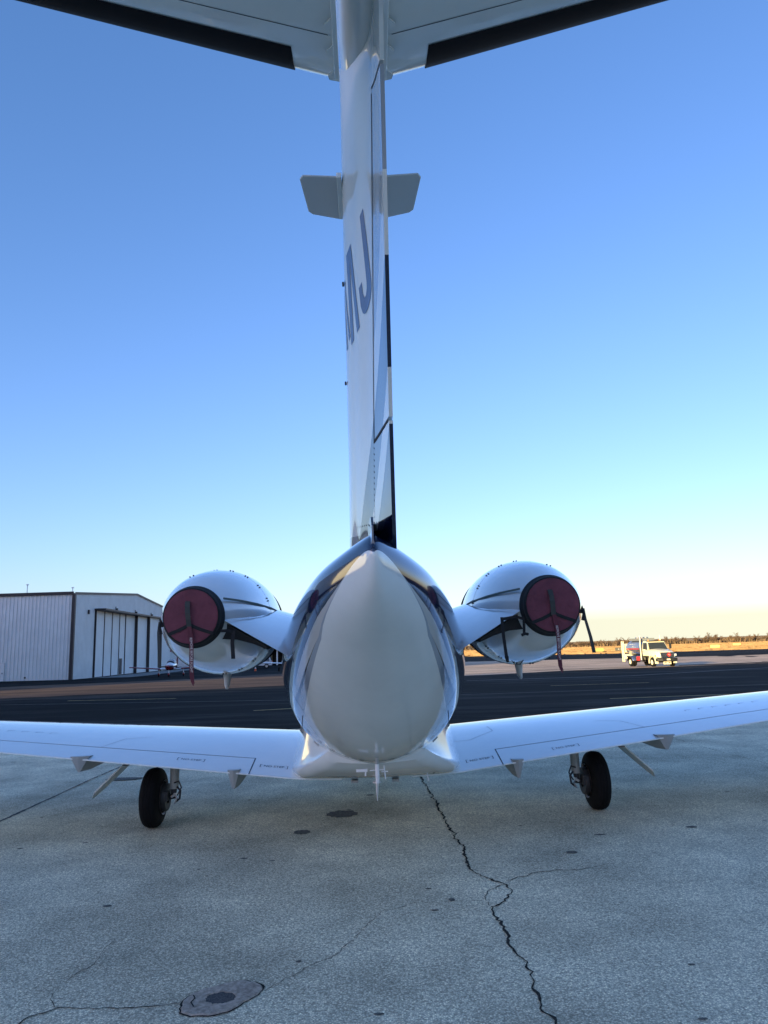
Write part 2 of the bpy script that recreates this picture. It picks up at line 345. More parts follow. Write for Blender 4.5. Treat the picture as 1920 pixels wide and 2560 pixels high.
for i, a in enumerate([(-.517, 7.556, .152, .15), (-.833, 6.875, .077, .075), (-.258, 8.437, .045, .03), (1.363, 5.965, .045, .035), (-3.6, 10.1, .25, .12), (2.55, 6.6, .05, .03), (1.72, 6.45, .05, .02), (.35, 5.0, .02, .03), (-1.9, 5.1, .03, .02), (-1.2, 6.1, .03, .02)]): stain(*a, 40+i)
for i in range(45):                                     # small dark pits scattered over the apron
    rr = random.Random(900+i); y = 3.3+rr.random()**1.5*9; x = rr.uniform(-.62, .62)*y; r = rr.uniform(.004, .009)*(1+y*.12); stain(x, y, r*rr.uniform(1, 2.2), r, 1000+i)
# ---------------------------------------------------------------- tie-down anchor let into the apron
M_COLLAR = mat('anchor_concrete', (.50, .44, .36), .95, var=.55, vscale=38, bump=1.0, bscale=260)
M_GRAVEL = mat('anchor_gravel', (.11, .11, .11), .95, var=.7, vscale=160, bump=1.0, bscale=220)
anch = empty('tie_down_anchor', (-.848, 3.762, 0), 0, 'round brown concrete anchor patch with a dark gravel centre set in the apron', 'anchor')
rr = random.Random(5); rim = []
for i in range(40):
    a = 2*math.pi*i/40; k = 1+.035*math.sin(5*a+1)+.03*math.sin(3*a)+rr.uniform(-.03, .03); rim.append((.172*k*math.cos(a)+.02*math.sin(a), .16*k*math.sin(a)+.045*math.cos(a)))
b = MB(); hole = [(.075*math.cos(2*math.pi*i/40)*(1+rr.uniform(-.09, .09)), -.005+.062*(1+rr.uniform(-.09, .09))*math.sin(2*math.pi*i/40)) for i in range(40)]
b.add([(x, y, .0035) for x, y in rim] + [(x*.97, y*.97, .009) for x, y in rim] + [(x, y, .008) for x, y in hole] + [(x*.97, y*.97, .0032) for x, y in hole],
      [(r*40+i, r*40+(i+1) % 40, (r+1)*40+(i+1) % 40, (r+1)*40+i) for r in range(3) for i in range(40)])
b.build('collar', M_COLLAR, anch, smooth=True, angle=30)
b = MB(); b.add([(0, -.005, .0045)] + [(x*.99, y*.99, .0036) for x, y in hole], [(0, 1+i, 1+(i+1) % 40) for i in range(40)]); b.build('gravel_fill', M_GRAVEL, anch, fixn=False)
b = MB(); ring = [(x*1.015, y*1.015) for x, y in rim]
b.add([(x*1.045+rr.uniform(-.004, .004), y*1.06+rr.uniform(-.004, .004), .003) for x, y in rim] + [(x*.995, y*.995, .003) for x, y in rim], [(i, (i+1) % 40, 40+(i+1) % 40, 40+i) for i in range(40)])
b.build('crack_ring', M_CRACK, anch, fixn=False)
b = MB(); b.strip([(-.135, .02, .0105), (-.12, -.01, .0105), (-.128, -.05, .0105), (-.105, -.09, .0095)], .006, (1, 0, 0), .001); b.build('hairline_crack', M_CRACK, anch)
# ---------------------------------------------------------------- hangars
M_SIDING = mat('hangar_siding', (.74, .75, .74), .45, var=.10, vscale=.6)
M_PANEL = mat('hangar_door_panel', (.78, .79, .78), .45, var=.08, vscale=.5)
M_TRIM = mat('dark_brown_trim', (.035, .028, .03), .5)
M_ROOF = mat('roof_metal', (.42, .43, .43), .4, var=.1)
M_WHITEM = mat('white_metal', (.78, .78, .77), .45)
M_DARKM = mat('dark_metal', (.03, .03, .033), .5)
M_GLASS = mat('dark_glass', (.02, .024, .028), .04, spec=.8)
def ribbed(b, p0, du, L, z0, ztop, rib, depth, nrm):
    """corrugated sheet from p0 along du; ztop(s) gives the top edge"""
    pts = []; s = 0.0
    while s < L:
        for ds, dd in ((0, 0), (.5*rib, 0), (.62*rib, depth), (.88*rib, depth)):
            if s+ds <= L: pts.append((s+ds, dd))
        s += rib
    pts.append((L, 0)); vs = []
    for (u, d) in pts:
        x, y = p0[0]+du[0]*u+nrm[0]*d, p0[1]+du[1]*u+nrm[1]*d
        vs += [(x, y, z0), (x, y, ztop(u))]
    b.add(vs, [(2*i, 2*i+2, 2*i+3, 2*i+1) for i in range(len(pts)-1)])
# white hangar on the left: origin at its near corner; +y runs along the gable wall with the doors
hg = empty('hangar', (-36.145, 83.328, -.80), math.radians(2.5), 'white ribbed metal hangar with dark corner trim and tall sliding doors', 'hangar')
EA, RI, LEN, DEEP = 9.82, 11.45, 48.0, 34.0
gable = lambda u: lerp(EA, RI, u/24) if u < 24 else lerp(RI, EA, (u-24)/24)
b = MB(); ribbed(b, (-DEEP, 0), (1, 0), DEEP-.15, 0, lambda u: EA, .42, .05, (0, -1)); b.build('side_wall', M_SIDING, hg, fixn=False)
b = MB(); ribbed(b, (0, .15), (0, 1), 6.75, 0, gable, .42, .05, (1, 0)); b.build('gable_wall', M_SIDING, hg, fixn=False)
b = MB(); ribbed(b, (0, 39.1), (0, 1), LEN-39.1, 0, lambda u: gable(u+39.1), .42, .05, (1, 0)); b.build('gable_wall', M_SIDING, hg, fixn=False)
b = MB(); ribbed(b, (0, 6.9), (0, 1), 32.2, 8.25, lambda u: gable(u+6.9), .42, .05, (1, 0)); b.build('gable_wall', M_SIDING, hg, fixn=False)
b = MB(); b.add([(0, LEN, 0), (-DEEP, LEN, 0), (-DEEP, LEN, EA), (0, LEN, EA), (-DEEP, 0, 0), (-DEEP, 0, EA)], [(0, 1, 2, 3), (1, 4, 5, 2)]); b.build('rear_wall', M_SIDING, hg, fixn=False)
b = MB(); b.add([(.1, -.1, EA), (.1, 24, RI+.1), (-DEEP, 24, RI+.1), (-DEEP, -.1, EA), (.1, LEN+.1, EA), (-DEEP, LEN+.1, EA)], [(0, 1, 2, 3), (1, 4, 5, 2)]); b.build('roof', M_ROOF, hg, fixn=False)
MB().box((.08, -.08, EA/2), (.36, .36, EA)).build('corner_trim', M_TRIM, hg)
MB().box((-DEEP/2, -.12, EA+.02), (DEEP, .22, .34)).build('eave_trim', M_TRIM, hg)
b = MB()
for a, c in ((0, 24), (24, LEN)):
    b.add([(.14, a, gable(a)-.12), (.14, c, gable(c)-.12), (.14, c, gable(c)+.14), (.14, a, gable(a)+.14), (-.1, a, gable(a)+.14), (-.1, c, gable(c)+.14)], [(0, 1, 2, 3), (3, 2, 5, 4)])
b.build('rake_trim', M_TRIM, hg, fixn=False)
MB().box((.72, 23, 8.32), (1.44, 32.6, .20)).build('door_track', M_TRIM, hg)
edges = [6.95, 10.0, 13.0, 16.0, 18.6, 23.0, 28.0, 33.5, 39.0]
for i in range(8):
    a, c = edges[i], edges[i+1]; off = .14 if i < 5 else .14+.38*(i-4); gap = .04
    b = MB(); ribbed(b, (off, a+gap), (0, 1), c-a-gap, .06, lambda u: 8.2, .34, .03, (1, 0)); b.add([(off-.05, a+gap, .06), (off-.05, c, .06), (off-.05, c, 8.2), (off-.05, a+gap, 8.2)], [(0, 1, 2, 3)])
    d = b.build('door_panel', M_PANEL, hg, fixn=False)
    MB().box((off+(.03 if i < 5 else -.14), a+.02, 4.13), (.16 if i < 5 else .42, .10, 8.14)).build('leaf_edge', M_TRIM, d)
    if i == 3: MB().box((off+.05, a+1.0, 1.15), (.06, .95, 2.1)).build('wicket_door', M_TRIM, d)
b = MB(); b.add([(.02, 6.9, 0), (.02, 39.1, 0), (.02, 39.1, 8.25), (.02, 6.9, 8.25)], [(0, 1, 2, 3)]); b.build('door_recess', M_DARKM, hg, fixn=False)
for u in (14.5, 23.2, 31.5):
    b = MB(); b.box((.25, u, 8.75), (.3, .25, .22)); b.box((.12, u, 8.95), (.08, .1, .3)); b.build('wall_lamp', M_DARKM, hg)
b = MB(); b.box((.12, 4.6, 7.9), (.16, .3, .5)); b.build('alarm_box', M_DARKM, hg)
dd = MB().box((-7.9, -.09, 1.05), (1.05, .06, 2.1)).build('side_door', M_WHITEM, hg)
b = MB(); b.box((-8.46, -.1, 1.08), (.07, .1, 2.2)); b.box((-7.34, -.1, 1.08), (.07, .1, 2.2)); b.box((-7.9, -.1, 2.17), (1.19, .1, .07)); b.build('frame', M_SIDING, dd)
MB().box((-7.52, -.14, 1.02), (.06, .08, .14)).build('handle', M_DARKM, dd)
MB().box((-5.0, -.1, .45), (.14, .12, .18)).build('hose_bib', M_DARKM, hg)
for x, h in ((-5.6, 1.2), (-.4, .7)):
    b = MB(); b.tube([(x, .6, EA-.1), (x, .6, EA+h)], .05, 8); b.box((x, .6, EA+h), (.22, .22, .12)); b.build('roof_vent_pipe', M_WHITEM, hg)
sheet('hangar_apron', [[(-36.0+x - .0437*y, 84.5+y) for x in (0, 2.5, 5)] for y in arange(4, 44, 10)], M_PALE, .006)
# striped flag on the hangar wall beyond the doors
M_RED = mat('flag_red', (.30, .035, .04), .8); M_FWHITE = mat('flag_white', (.72, .72, .70), .8); M_FBLUE = mat('flag_blue', (.03, .045, .13), .8)
fl = empty('wall_flag', (-36.145-.0436*42.6+.16, 83.328+42.6, 2.2), math.radians(2.5), 'red and white striped flag with a blue canton hung flat on the hangar wall', 'flag')
b = MB()
for i in range(13):
    b.cur = i % 2; b.box((0, 0 if i < 6 else -.9, .14+i*.28), (.02, 5.4 if i < 6 else 3.6, .28))
b.build('stripes', [M_RED, M_FWHITE], fl)
MB().box((0, 1.8, .14+9*.28), (.022, 1.8, 7*.28)).build('canton', M_FBLUE, fl)
# terminal behind the photographer, roof heights set for its shade, and an added unseen hangar
M_TERM = mat('terminal_wall', (.34, .32, .30), .6, var=.15, vscale=.5)
tb = empty('terminal_building', (-46, -92, 0), 0, 'long low building behind the photographer mirrored in the glossy tail cone', 'building')
b = MB(); b.box((-12, -15, 11.1), (84, 30, 22.2)); b.build('wall', M_TERM, tb)
b = MB(); b.box((-84, -15, 9.75), (60, 30, 19.5)); b.build('wing_wall', M_TERM, tb)
for i in range(14): MB().box((-50+i*5.8, .03, 2.2), (3.8, .06, 2.6)).build('window', M_GLASS, tb)
for x in (-38, -24, -6): MB().box((x, -6, 22.9), (2.4, 2.4, 1.4)).build('roof_unit', M_ROOF, tb)
nb = empty('sun_blocker', (-60, 42, -.5), 0, 'unseen hangar block added outside the left edge to shade the white hangar', 'hangar')  # unseen block, added to keep the low sun off the white hangar's near wall
b = MB(); b.box((0, 0, 8.2), (32, 26, 16.4)); b.build('wall', M_SIDING, nb)
b = MB(); b.box((0, 0, 16.55), (32.6, 26.6, .3)); b.build('roof', M_ROOF, nb)
MB().box((16.1, 0, 4.5), (.2, 18, 9)).build('door_panel', M_PANEL, nb)
# ---------------------------------------------------------------- aircraft paint
def paint(name, lines, rough=.09, below=None):
    """gloss paint whose bands run in the side view: each entry (offset, slope) of z + slope*y, list of (limit, colour)"""
    m = bpy.data.materials.new(name); m.use_nodes = True; n, l = nodes_of(m); b = n['Principled BSDF']
    tc = n.new('ShaderNodeTexCoord'); sp = n.new('ShaderNodeSeparateXYZ'); l.new(tc.outputs['Object'], sp.inputs[0])
    d = math_node(n, l, 'MULTIPLY_ADD', sp.outputs['Y'], lines['slope'], sp.outputs['Z'])
    col = lines['bands'][0][1]
    for lim, c in lines['bands'][1:]:
        s = math_node(n, l, 'GREATER_THAN', d, lim)
        col = mix_col(n, l, s, col, c)
    if 'fn' in lines: col = lines['fn'](n, l)
    if below:
        d2 = math_node(n, l, 'MULTIPLY_ADD', sp.outputs['Y'], below[0], sp.outputs['Z']); s = math_node(n, l, 'LESS_THAN', d2, below[1]); col = mix_col(n, l, s, col, below[2])
    nz = n.new('ShaderNodeTexNoise'); nz.inputs['Scale'].default_value = 2.2; nz.inputs['Detail'].default_value = 8; nz.inputs['Roughness'].default_value = .7; l.new(tc.outputs['Object'], nz.inputs['Vector'])
    r = n.new('ShaderNodeMapRange'); r.inputs['From Min'].default_value = .35; r.inputs['From Max'].default_value = .75; r.inputs['To Min'].default_value = rough; r.inputs['To Max'].default_value = rough+.10; l.new(nz.outputs['Fac'], r.inputs['Value'])
    g = n.new('ShaderNodeMapRange'); g.inputs['From Min'].default_value = .3; g.inputs['From Max'].default_value = .7; g.inputs['To Min'].default_value = .94; g.inputs['To Max'].default_value = 1.02; l.new(nz.outputs['Fac'], g.inputs['Value'])
    q = n.new('ShaderNodeMix'); q.data_type = 'RGBA'; q.blend_type = 'MULTIPLY'; q.inputs['Factor'].default_value = 1
    if isinstance(col, tuple): q.inputs['A'].default_value = (*col, 1)
    else: l.new(col, q.inputs['A'])
    l.new(g.outputs[0], q.inputs['B']); l.new(q.outputs['Result'], b.inputs['Base Color']); l.new(r.outputs[0], b.inputs['Roughness'])
    b.inputs['Coat Weight'].default_value = 1.0; b.inputs['Coat Roughness'].default_value = .03
    # very slight ripple of the skin
    n2 = n.new('ShaderNodeTexNoise'); n2.inputs['Scale'].default_value = 5.0; n2.inputs['Detail'].default_value = 1; l.new(tc.outputs['Object'], n2.inputs['Vector'])
    bp = n.new('ShaderNodeBump'); bp.inputs['Strength'].default_value = .05; bp.inputs['Distance'].default_value = .02; l.new(n2.outputs['Fac'], bp.inputs['Height'])
    l.new(bp.outputs[0], b.inputs['Coat Normal'])
    return m
WHITE = (.79, .82, .79); NAVY = (.006, .013, .045); SILVER = (.50, .51, .51); STEEL = (.32, .37, .43)
def fuselage_bands(n, l):
    # the mesh carries (section angle in degrees / 90, station / 20) as its UV: bands follow the body
    uv = n.new('ShaderNodeUVMap'); uv.uv_map = 'livery'; s = n.new('ShaderNodeSeparateXYZ'); l.new(uv.outputs[0], s.inputs[0])
    d = math_node(n, l, 'MULTIPLY', s.outputs['X'], 90.0); Y = math_node(n, l, 'MULTIPLY', s.outputs['Y'], 20.0)
    sil = math_node(n, l, 'MINIMUM', math_node(n, l, 'MULTIPLY_ADD', Y, 5.5, -35.5-5.5*4.08), -27.2)
    sil = math_node(n, l, 'MAXIMUM', sil, -36.0)
    nb_ = math_node(n, l, 'MULTIPLY_ADD', math_node(n, l, 'EXPONENT', math_node(n, l, 'MULTIPLY', math_node(n, l, 'SUBTRACT', Y, 3.4), -6.0)), 58.0, -26.2)
    sil = math_node(n, l, 'MAXIMUM', sil, math_node(n, l, 'SUBTRACT', nb_, math_node(n, l, 'MULTIPLY', math_node(n, l, 'MAXIMUM', math_node(n, l, 'SUBTRACT', Y, 3.56), 0.0), 18.0)))
    stl = math_node(n, l, 'MAXIMUM', -39.2, math_node(n, l, 'SUBTRACT', sil, math_node(n, l, 'MULTIPLY', math_node(n, l, 'MAXIMUM', math_node(n, l, 'SUBTRACT', Y, 3.62), 0.0), 7.0)))
    thin = math_node(n, l, 'SUBTRACT', sil, math_node(n, l, 'MULTIPLY', math_node(n, l, 'MAXIMUM', math_node(n, l, 'SUBTRACT', Y, 4.15), 0.0), 3.2))
    col = mix_col(n, l, math_node(n, l, 'GREATER_THAN', d, stl), WHITE, STEEL)
    col = mix_col(n, l, math_node(n, l, 'GREATER_THAN', d, thin), col, NAVY)
    col = mix_col(n, l, math_node(n, l, 'GREATER_THAN', d, sil), col, SILVER)
    return mix_col(n, l, math_node(n, l, 'GREATER_THAN', d, nb_), col, NAVY)
P_FUS = paint('fuselage_paint', {'slope': 0, 'bands': [(0, WHITE)], 'fn': fuselage_bands})
dT = .6*GEAR_Y
P_FIN = paint('fin_paint', {'slope': .6, 'bands': [(0, NAVY), (4.56-dT, WHITE), (4.665-dT, NAVY), (4.85-dT, WHITE)]}, below=(-.1, 2.2-.1*(3.57-GEAR_Y), NAVY))
P_RUD = paint('rudder_paint', {'slope': .6, 'bands': [(0, NAVY), (4.56-dT, WHITE), (4.665-dT, NAVY), (4.85-dT, WHITE), (4.974-dT, (.36, .40, .46))]})
P_WHITE = paint('white_aircraft_paint', {'slope': 0, 'bands': [(0, WHITE)]})
P_NAVY = paint('navy_aircraft_paint', {'slope': 0, 'bands': [(0, NAVY)]})
M_BOOT = mat('rubber_boot', (.005, .006, .009), .55, spec=.12, var=.3, vscale=8)
M_SEAM = mat('panel_seam', (.05, .06, .075), .7)
M_RUBBER = mat('tyre_rubber', (.007, .007, .008), .8, spec=.2, var=.3, vscale=20)
M_STEEL = mat('bare_steel', (.32, .32, .32), .35, metal=.9)
M_GREYP = mat('grey_gear_paint', (.30, .32, .31), .45)
M_LETTER = mat('registration_blue', (.045, .10, .26), .25, coat=.6)
M_BLACKINK = mat('stencil_ink', (.03, .04, .06), .6)
M_SEALANT = mat('seam_sealant', (.45, .47, .47), .5)
M_EXH = mat('dark_duct', (.015, .015, .016), .7)
JET = empty('private_jet', (-.161, 7.333, 0), math.radians(1.5), 'white twin engine business jet with navy stripes and a tall T tail seen from behind', 'aircraft')
# ---- fuselage
ST = [  # Y, half width, bottom, top
 (3.40, .012, 2.02, 2.065), (3.41, .024, 1.985, 2.085), (3.43, .038, 1.945, 2.105), (3.46, .055, 1.908, 2.128), (3.50, .080, 1.868, 2.148), (3.62, .155, 1.787, 2.166), (3.80, .258, 1.69, 2.172), (4.0, .348, 1.592, 2.174), (4.5, .495, 1.315, 2.178), (5.0, .602, 1.045, 2.18),
 (5.5, .684, .835, 2.19), (6.0, .742, .690, 2.19), (6.5, .768, .615, 2.19), (7.5, .77, .59, 2.19), (9.0, .77, .59, 2.19), (10.6, .75, .60, 2.18), (11.8, .64, .66, 2.0), (12.8, .44, .76, 1.62), (13.5, .2, .93, 1.33), (13.75, .03, 1.08, 1.16)]
ys = [s[0] for s in ST]
fine = [3.40, 3.41, 3.425, 3.445, 3.47, 3.5, 3.54, 3.59, 3.65, 3.72] + [3.8+.09*i for i in range(31)] + [6.8+.35*i for i in range(20)] + [13.75]
def roof_power(Y): return interp(Y, [3.4, 3.55, 3.8, 4.6, 5.5, 6.6], [1.15, 1.4, 1.55, 1.5, 1.25, 1.0])
rings = []
for Y in fine:
    a, zb, zt = (smooth_interp(Y, ys, [s[k] for s in ST]) for k in (1, 2, 3))
    zm = lerp(zb, zt, .53); ring = []
    for k in range(72):
        q = 2*math.pi*k/72; c, s_ = math.cos(q), math.sin(q)
        if s_ > 0: c = math.copysign(abs(c)**roof_power(Y), c)
        ring.append((a*c, Y-GEAR_Y, zm + (zt-zm if s_ > 0 else zm-zb)*s_))
    rings.append(ring)
fus = MB().loft(rings).build('fuselage', P_FUS, JET, smooth=True, angle=60)
uvl = fus.data.uv_layers.new(name='livery')
for lp in fus.data.loops:
    i, k = divmod(lp.vertex_index, 72); uvl.data[lp.index].uv = (math.degrees(math.asin(math.sin(2*math.pi*k/72)))/90, fine[i]/20)
def fus_section(Y): return tuple(smooth_interp(Y, ys, [s[k] for s in ST]) for k in (1, 2, 3))
def fus_pt(Y, q, out=0.0):
    a, zb, zt = fus_section(Y); zm = lerp(zb, zt, .53); c, s_ = math.cos(q), math.sin(q)
    if s_ > 0: c = math.copysign(abs(c)**roof_power(Y), c)
    return ((a+out)*c, Y-GEAR_Y, zm + ((zt-zm if s_ > 0 else zm-zb)+out)*s_)
# seams, fasteners on the tail cone
def fus_ring(Y, q0, q1, w, name, m, k=40, lift=.0015):
    b = MB(); vs = []
    for i in range(k+1):
        q = lerp(q0, q1, i/k); vs += [fus_pt(Y-w/2, q, lift), fus_pt(Y+w/2, q, lift)]
    b.add(vs, [(2*i, 2*i+1, 2*i+3, 2*i+2) for i in range(k)]); return b.build(name, m, fus, fixn=False)
fus_ring(5.75, math.radians(200), math.radians(340), .006, 'panel_seam', M_SEAM)
for i in range(15):
    q = math.radians(205+i*9.3); p = Vector(fus_pt(5.72, q, .004)); t = (Vector(fus_pt(5.72, q+.02, .004))-p).normalized(); f_ = (Vector(fus_pt(5.75, q, .004))-p).normalized()
    b = MB(); b.add([p-t*.018-f_*.010, p+t*.018-f_*.010, p+t*.018+f_*.010, p-t*.018+f_*.010], [(0, 1, 2, 3)]); b.build('access_slot', M_EXH, fus, fixn=False)
for sg in (-1, 1):                                     # side access panel outlines and small seams
    for q0, Y0, Y1 in ((math.radians(12), 5.25, 6.3), (math.radians(-38), 5.4, 6.2)):
        q = q0 if sg > 0 else math.pi-q0; b = MB(); vs = []
        for i in range(13):
            Y = lerp(Y0, Y1, i/12); vs += [fus_pt(Y, q-.004, .0015), fus_pt(Y, q+.004, .0015)]
        b.add(vs, [(2*i, 2*i+1, 2*i+3, 2*i+2) for i in range(12)]); b.build('panel_seam', M_SEAM, fus, fixn=False)
fus_ring(5.25, math.radians(-38), math.radians(12), .005, 'panel_seam', M_SEAM, 20); fus_ring(5.25, math.radians(168), math.radians(218), .005, 'panel_seam', M_SEAM, 20)
lettering('DRAIN', .035, lambda u, v: fus_pt(5.86+v*.6, math.radians(231)+u/.7, .002), 'stencil', M_BLACKINK, fus)
b = MB(); b.tube([(.012, 3.47-GEAR_Y, 2.03), (.022, 3.43-GEAR_Y, 2.075)], [.007, .0055], 10); b.lathe([(0, .012), (.006, .012), (.007, .006)], (.012, 3.462-GEAR_Y, 2.022), 'z', 12, True); b.build('tail_probe', M_DARKM, JET, smooth=True)
# spine blade at the end of the tail cone with its flared foot
rings = []
for Y, w, h in ((3.42, .0045, .085), (3.5, .006, .09), (3.7, .010, .10), (4.0, .02, .10)):
    zt = fus_section(Y)[2]
    rings.append([(-w*6, Y-GEAR_Y, zt-.03), (-w*2.2, Y-GEAR_Y, zt-.004), (-w, Y-GEAR_Y, zt+.018), (-w, Y-GEAR_Y, zt+h), (w, Y-GEAR_Y, zt+h), (w, Y-GEAR_Y, zt+.018), (w*2.2, Y-GEAR_Y, zt-.004), (w*6, Y-GEAR_Y, zt-.03)])
MB().loft(rings).build('spine_blade', P_NAVY, JET, smooth=True, angle=40)
# ---- belly fairing between the wing roots
def fair_ring(Y, hw, zb, zt, tw):
    r = []
    for k in range(9):
        q = -math.pi/2*k/8; r.append((hw-.10+.10*math.cos(q), Y-GEAR_Y, zb+.085+.085*math.sin(q)))
    r = [(tw, Y-GEAR_Y, zt), (lerp(tw, hw, .22), Y-GEAR_Y, lerp(zt, zb+.085, .40)), (lerp(tw, hw, .55), Y-GEAR_Y, lerp(zt, zb+.085, .72)), (lerp(tw, hw, .85), Y-GEAR_Y, lerp(zt, zb+.085, .92))] + r + [(hw*.5, Y-GEAR_Y, zb-.010), (hw*.2, Y-GEAR_Y, zb-.016)]
    return r + [(-x, y, z) for x, y, z in reversed(r)]
FR = ((5.88, .38, .735, .80, .32), (6.0, .47, .668, .84, .40), (6.15, .56, .612, .89, .48), (6.30, .635, .565, .94, .54), (6.45, .695, .532, .99, .59), (6.65, .742, .503, 1.04, .63), (7.0, .78, .48, 1.08, .68), (8.0, .78, .47, 1.06, .70), (9.0, .66, .52, .95, .66), (9.8, .4, .60, .8, .45))
rg = [fair_ring(Y, *[smooth_interp(Y, [f[0] for f in FR], [f[k] for f in FR]) for k in (1, 2, 3, 4)]) for Y in [5.88+.035*i for i in range(24)] + [6.75, 6.85, 7.0, 7.25, 7.5, 8, 8.5, 9, 9.4, 9.8]]
ff = MB().loft(rg).build('belly_fairing', P_WHITE, JET, smooth=True, angle=50)
b = MB(); vs = []
for i in range(41):                                     # pale sealant bead where fairing meets the tail cone
    q = math.radians(lerp(228, 312, i/40)); vs.append(Vector(fus_pt(5.97+.16*abs((q-math.pi*1.5)/.73)**2, q, .004)))
b.tube(vs, .006, 6); b.build('sealant_bead', M_SEALANT, ff, smooth=True)
# ---- wings
def wing_part(b, x0, x1, c0, c1, nx=10, nc=16, lift=0):
    rings = []
    for i in range(nx+1):
        x = lerp(x0, x1, i/nx); up = []; lo = []
        for j in range(nc+1):
            t = j/nc; t = t*t*(2-t) if c0 == 0 else t
            c = lerp(c0, c1, t); up.append(wing(x, c, 1)); lo.append(wing(x, c, -1))
        rings.append(up + lo[::-1][(0 if c1 == 1 else 0):])
    b.loft(rings)
def wing_ribbon(pts, w, name, m, parent, along_span=True):
    b = MB(); vs = []; k = 24; rs = resample(pts, k)
    for (x, c) in rs:
        dx, dc = (0, w/1.8/2) if along_span else (w/2, 0)
        for sg in (-1, 1):
            p = wing(x+sg*dx, min(1, c+sg*dc), 1); vs.append((p[0], p[1], p[2]+.0012))
    b.add(vs, [(2*i, 2*i+1, 2*i+3, 2*i+2) for i in range(k)]); return b.build(name, m, parent, fixn=False)
def panel_line(pts, parent, w=.004):
    b = MB(); vs = []; rs = resample(pts, 30)
    for i, (x, c) in enumerate(rs):
        p = Vector(wing(x, c, 1)); q = Vector(wing(*rs[min(i+1, 30)], 1))-Vector(wing(*rs[max(i-1, 0)], 1)); s_ = q.cross(Vector((0, 0, 1))).normalized()*w/2
        vs += [p-s_+Vector((0, 0, .0012)), p+s_+Vector((0, 0, .0012))]
    b.add(vs, [(2*i, 2*i+1, 2*i+3, 2*i+2) for i in range(30)]); return b.build('panel_seam', M_SEAM, parent, fixn=False)
for sg in (-1, 1):
    b = MB(); wing_part(b, sg*.3, sg*7.2, 0, .80, 28, 22); wing_part(b, sg*.3, sg*1.10, .8, 1, 4, 8)
    wg = b.build('wing', P_WHITE, JET, smooth=True, angle=30)
    b = MB(); wing_part(b, sg*1.106, sg*4.1, .804, 1, 12, 8); fp = b.build('flap', P_WHITE, wg, smooth=True, angle=30)
    b = MB(); wing_part(b, sg*4.106, sg*6.9, .804, 1, 10, 8); b.build('aileron', P_WHITE, wg, smooth=True, angle=30)
    wing_ribbon([(sg*1.1, .802), (sg*4.1, .802)], .008, 'flap_seam', M_SEAM, wg); wing_ribbon([(sg*1.103, .80), (sg*1.103, 1)], .010, 'flap_seam', M_SEAM, wg, False)
    panel_line([(sg*2.55, .80), (sg*2.42, .62), (sg*2.2, .55)], wg)
    if sg > 0: panel_line([(.748, .6), (.919, .611), (1.185, .495), (1.162, .378)], wg)
    for i in range(6):
        x = sg*(3.15+.14*i); panel_line([(x-.035, .60), (x-.03, .575), (x+.03, .575)], wg, .005)
    for (x, c) in (((-1.664, .885), (-.911, .892)) if sg < 0 else ((1.718, .913), (.926, .90))):
        def onw(u, v, x=x, c=c):
            ch = 1.9; p = wing(x+u, c-v/ch, 1); return (p[0], p[1], p[2]+.0016)
        t_ = lettering('NO STEP', .060, lambda u, v: onw(u*.78, v), 'no_step_stencil', M_BLACKINK, wg)
        for half in (-1, 1):
          b = MB()
          for (u0, u1, v0, v1) in [q_ for q_ in ((-.125, -.119, -.034, .034), (.119, .125, -.034, .034), (-.125, -.105, .030, .034), (.105, .125, .030, .034), (-.125, -.105, -.034, -.030), (.105, .125, -.034, -.030)) if q_[0]*half > 0]:
            b.add([onw(u0, v0), onw(u1, v0), onw(u1, v1), onw(u0, v1)], [(0, 1, 2, 3)])
          b.build('stencil_bracket', M_BLACKINK, wg, fixn=False)
    for x in ((2.62, 1.24)):                             # flap track fairings under the trailing edge
        te = Vector(wing(sg*x, 1, -1)); rings = []; hw, dp = (.088, .10) if x > 2 else (.055, .125)
        for dy, a_, d_ in ((-.015, .05, .03), (.01, .95, 1.0), (.25, 1.0, 1.0), (.6, .75, .8), (1.0, .1, .15)):
            zt = wing(sg*x, max(.3, 1-max(dy, 0)/1.8), -1)[2]+.03
            rings.append([(te.x-hw*a_, te.y+dy, zt), (te.x-.012*a_, te.y+dy, zt-.03-dp*d_), (te.x+.012*a_, te.y+dy, zt-.03-dp*d_), (te.x+hw*a_, te.y+dy, zt)])
        MB().loft(rings).build('flap_track_fairing', M_GREYP, wg, smooth=True, angle=30)
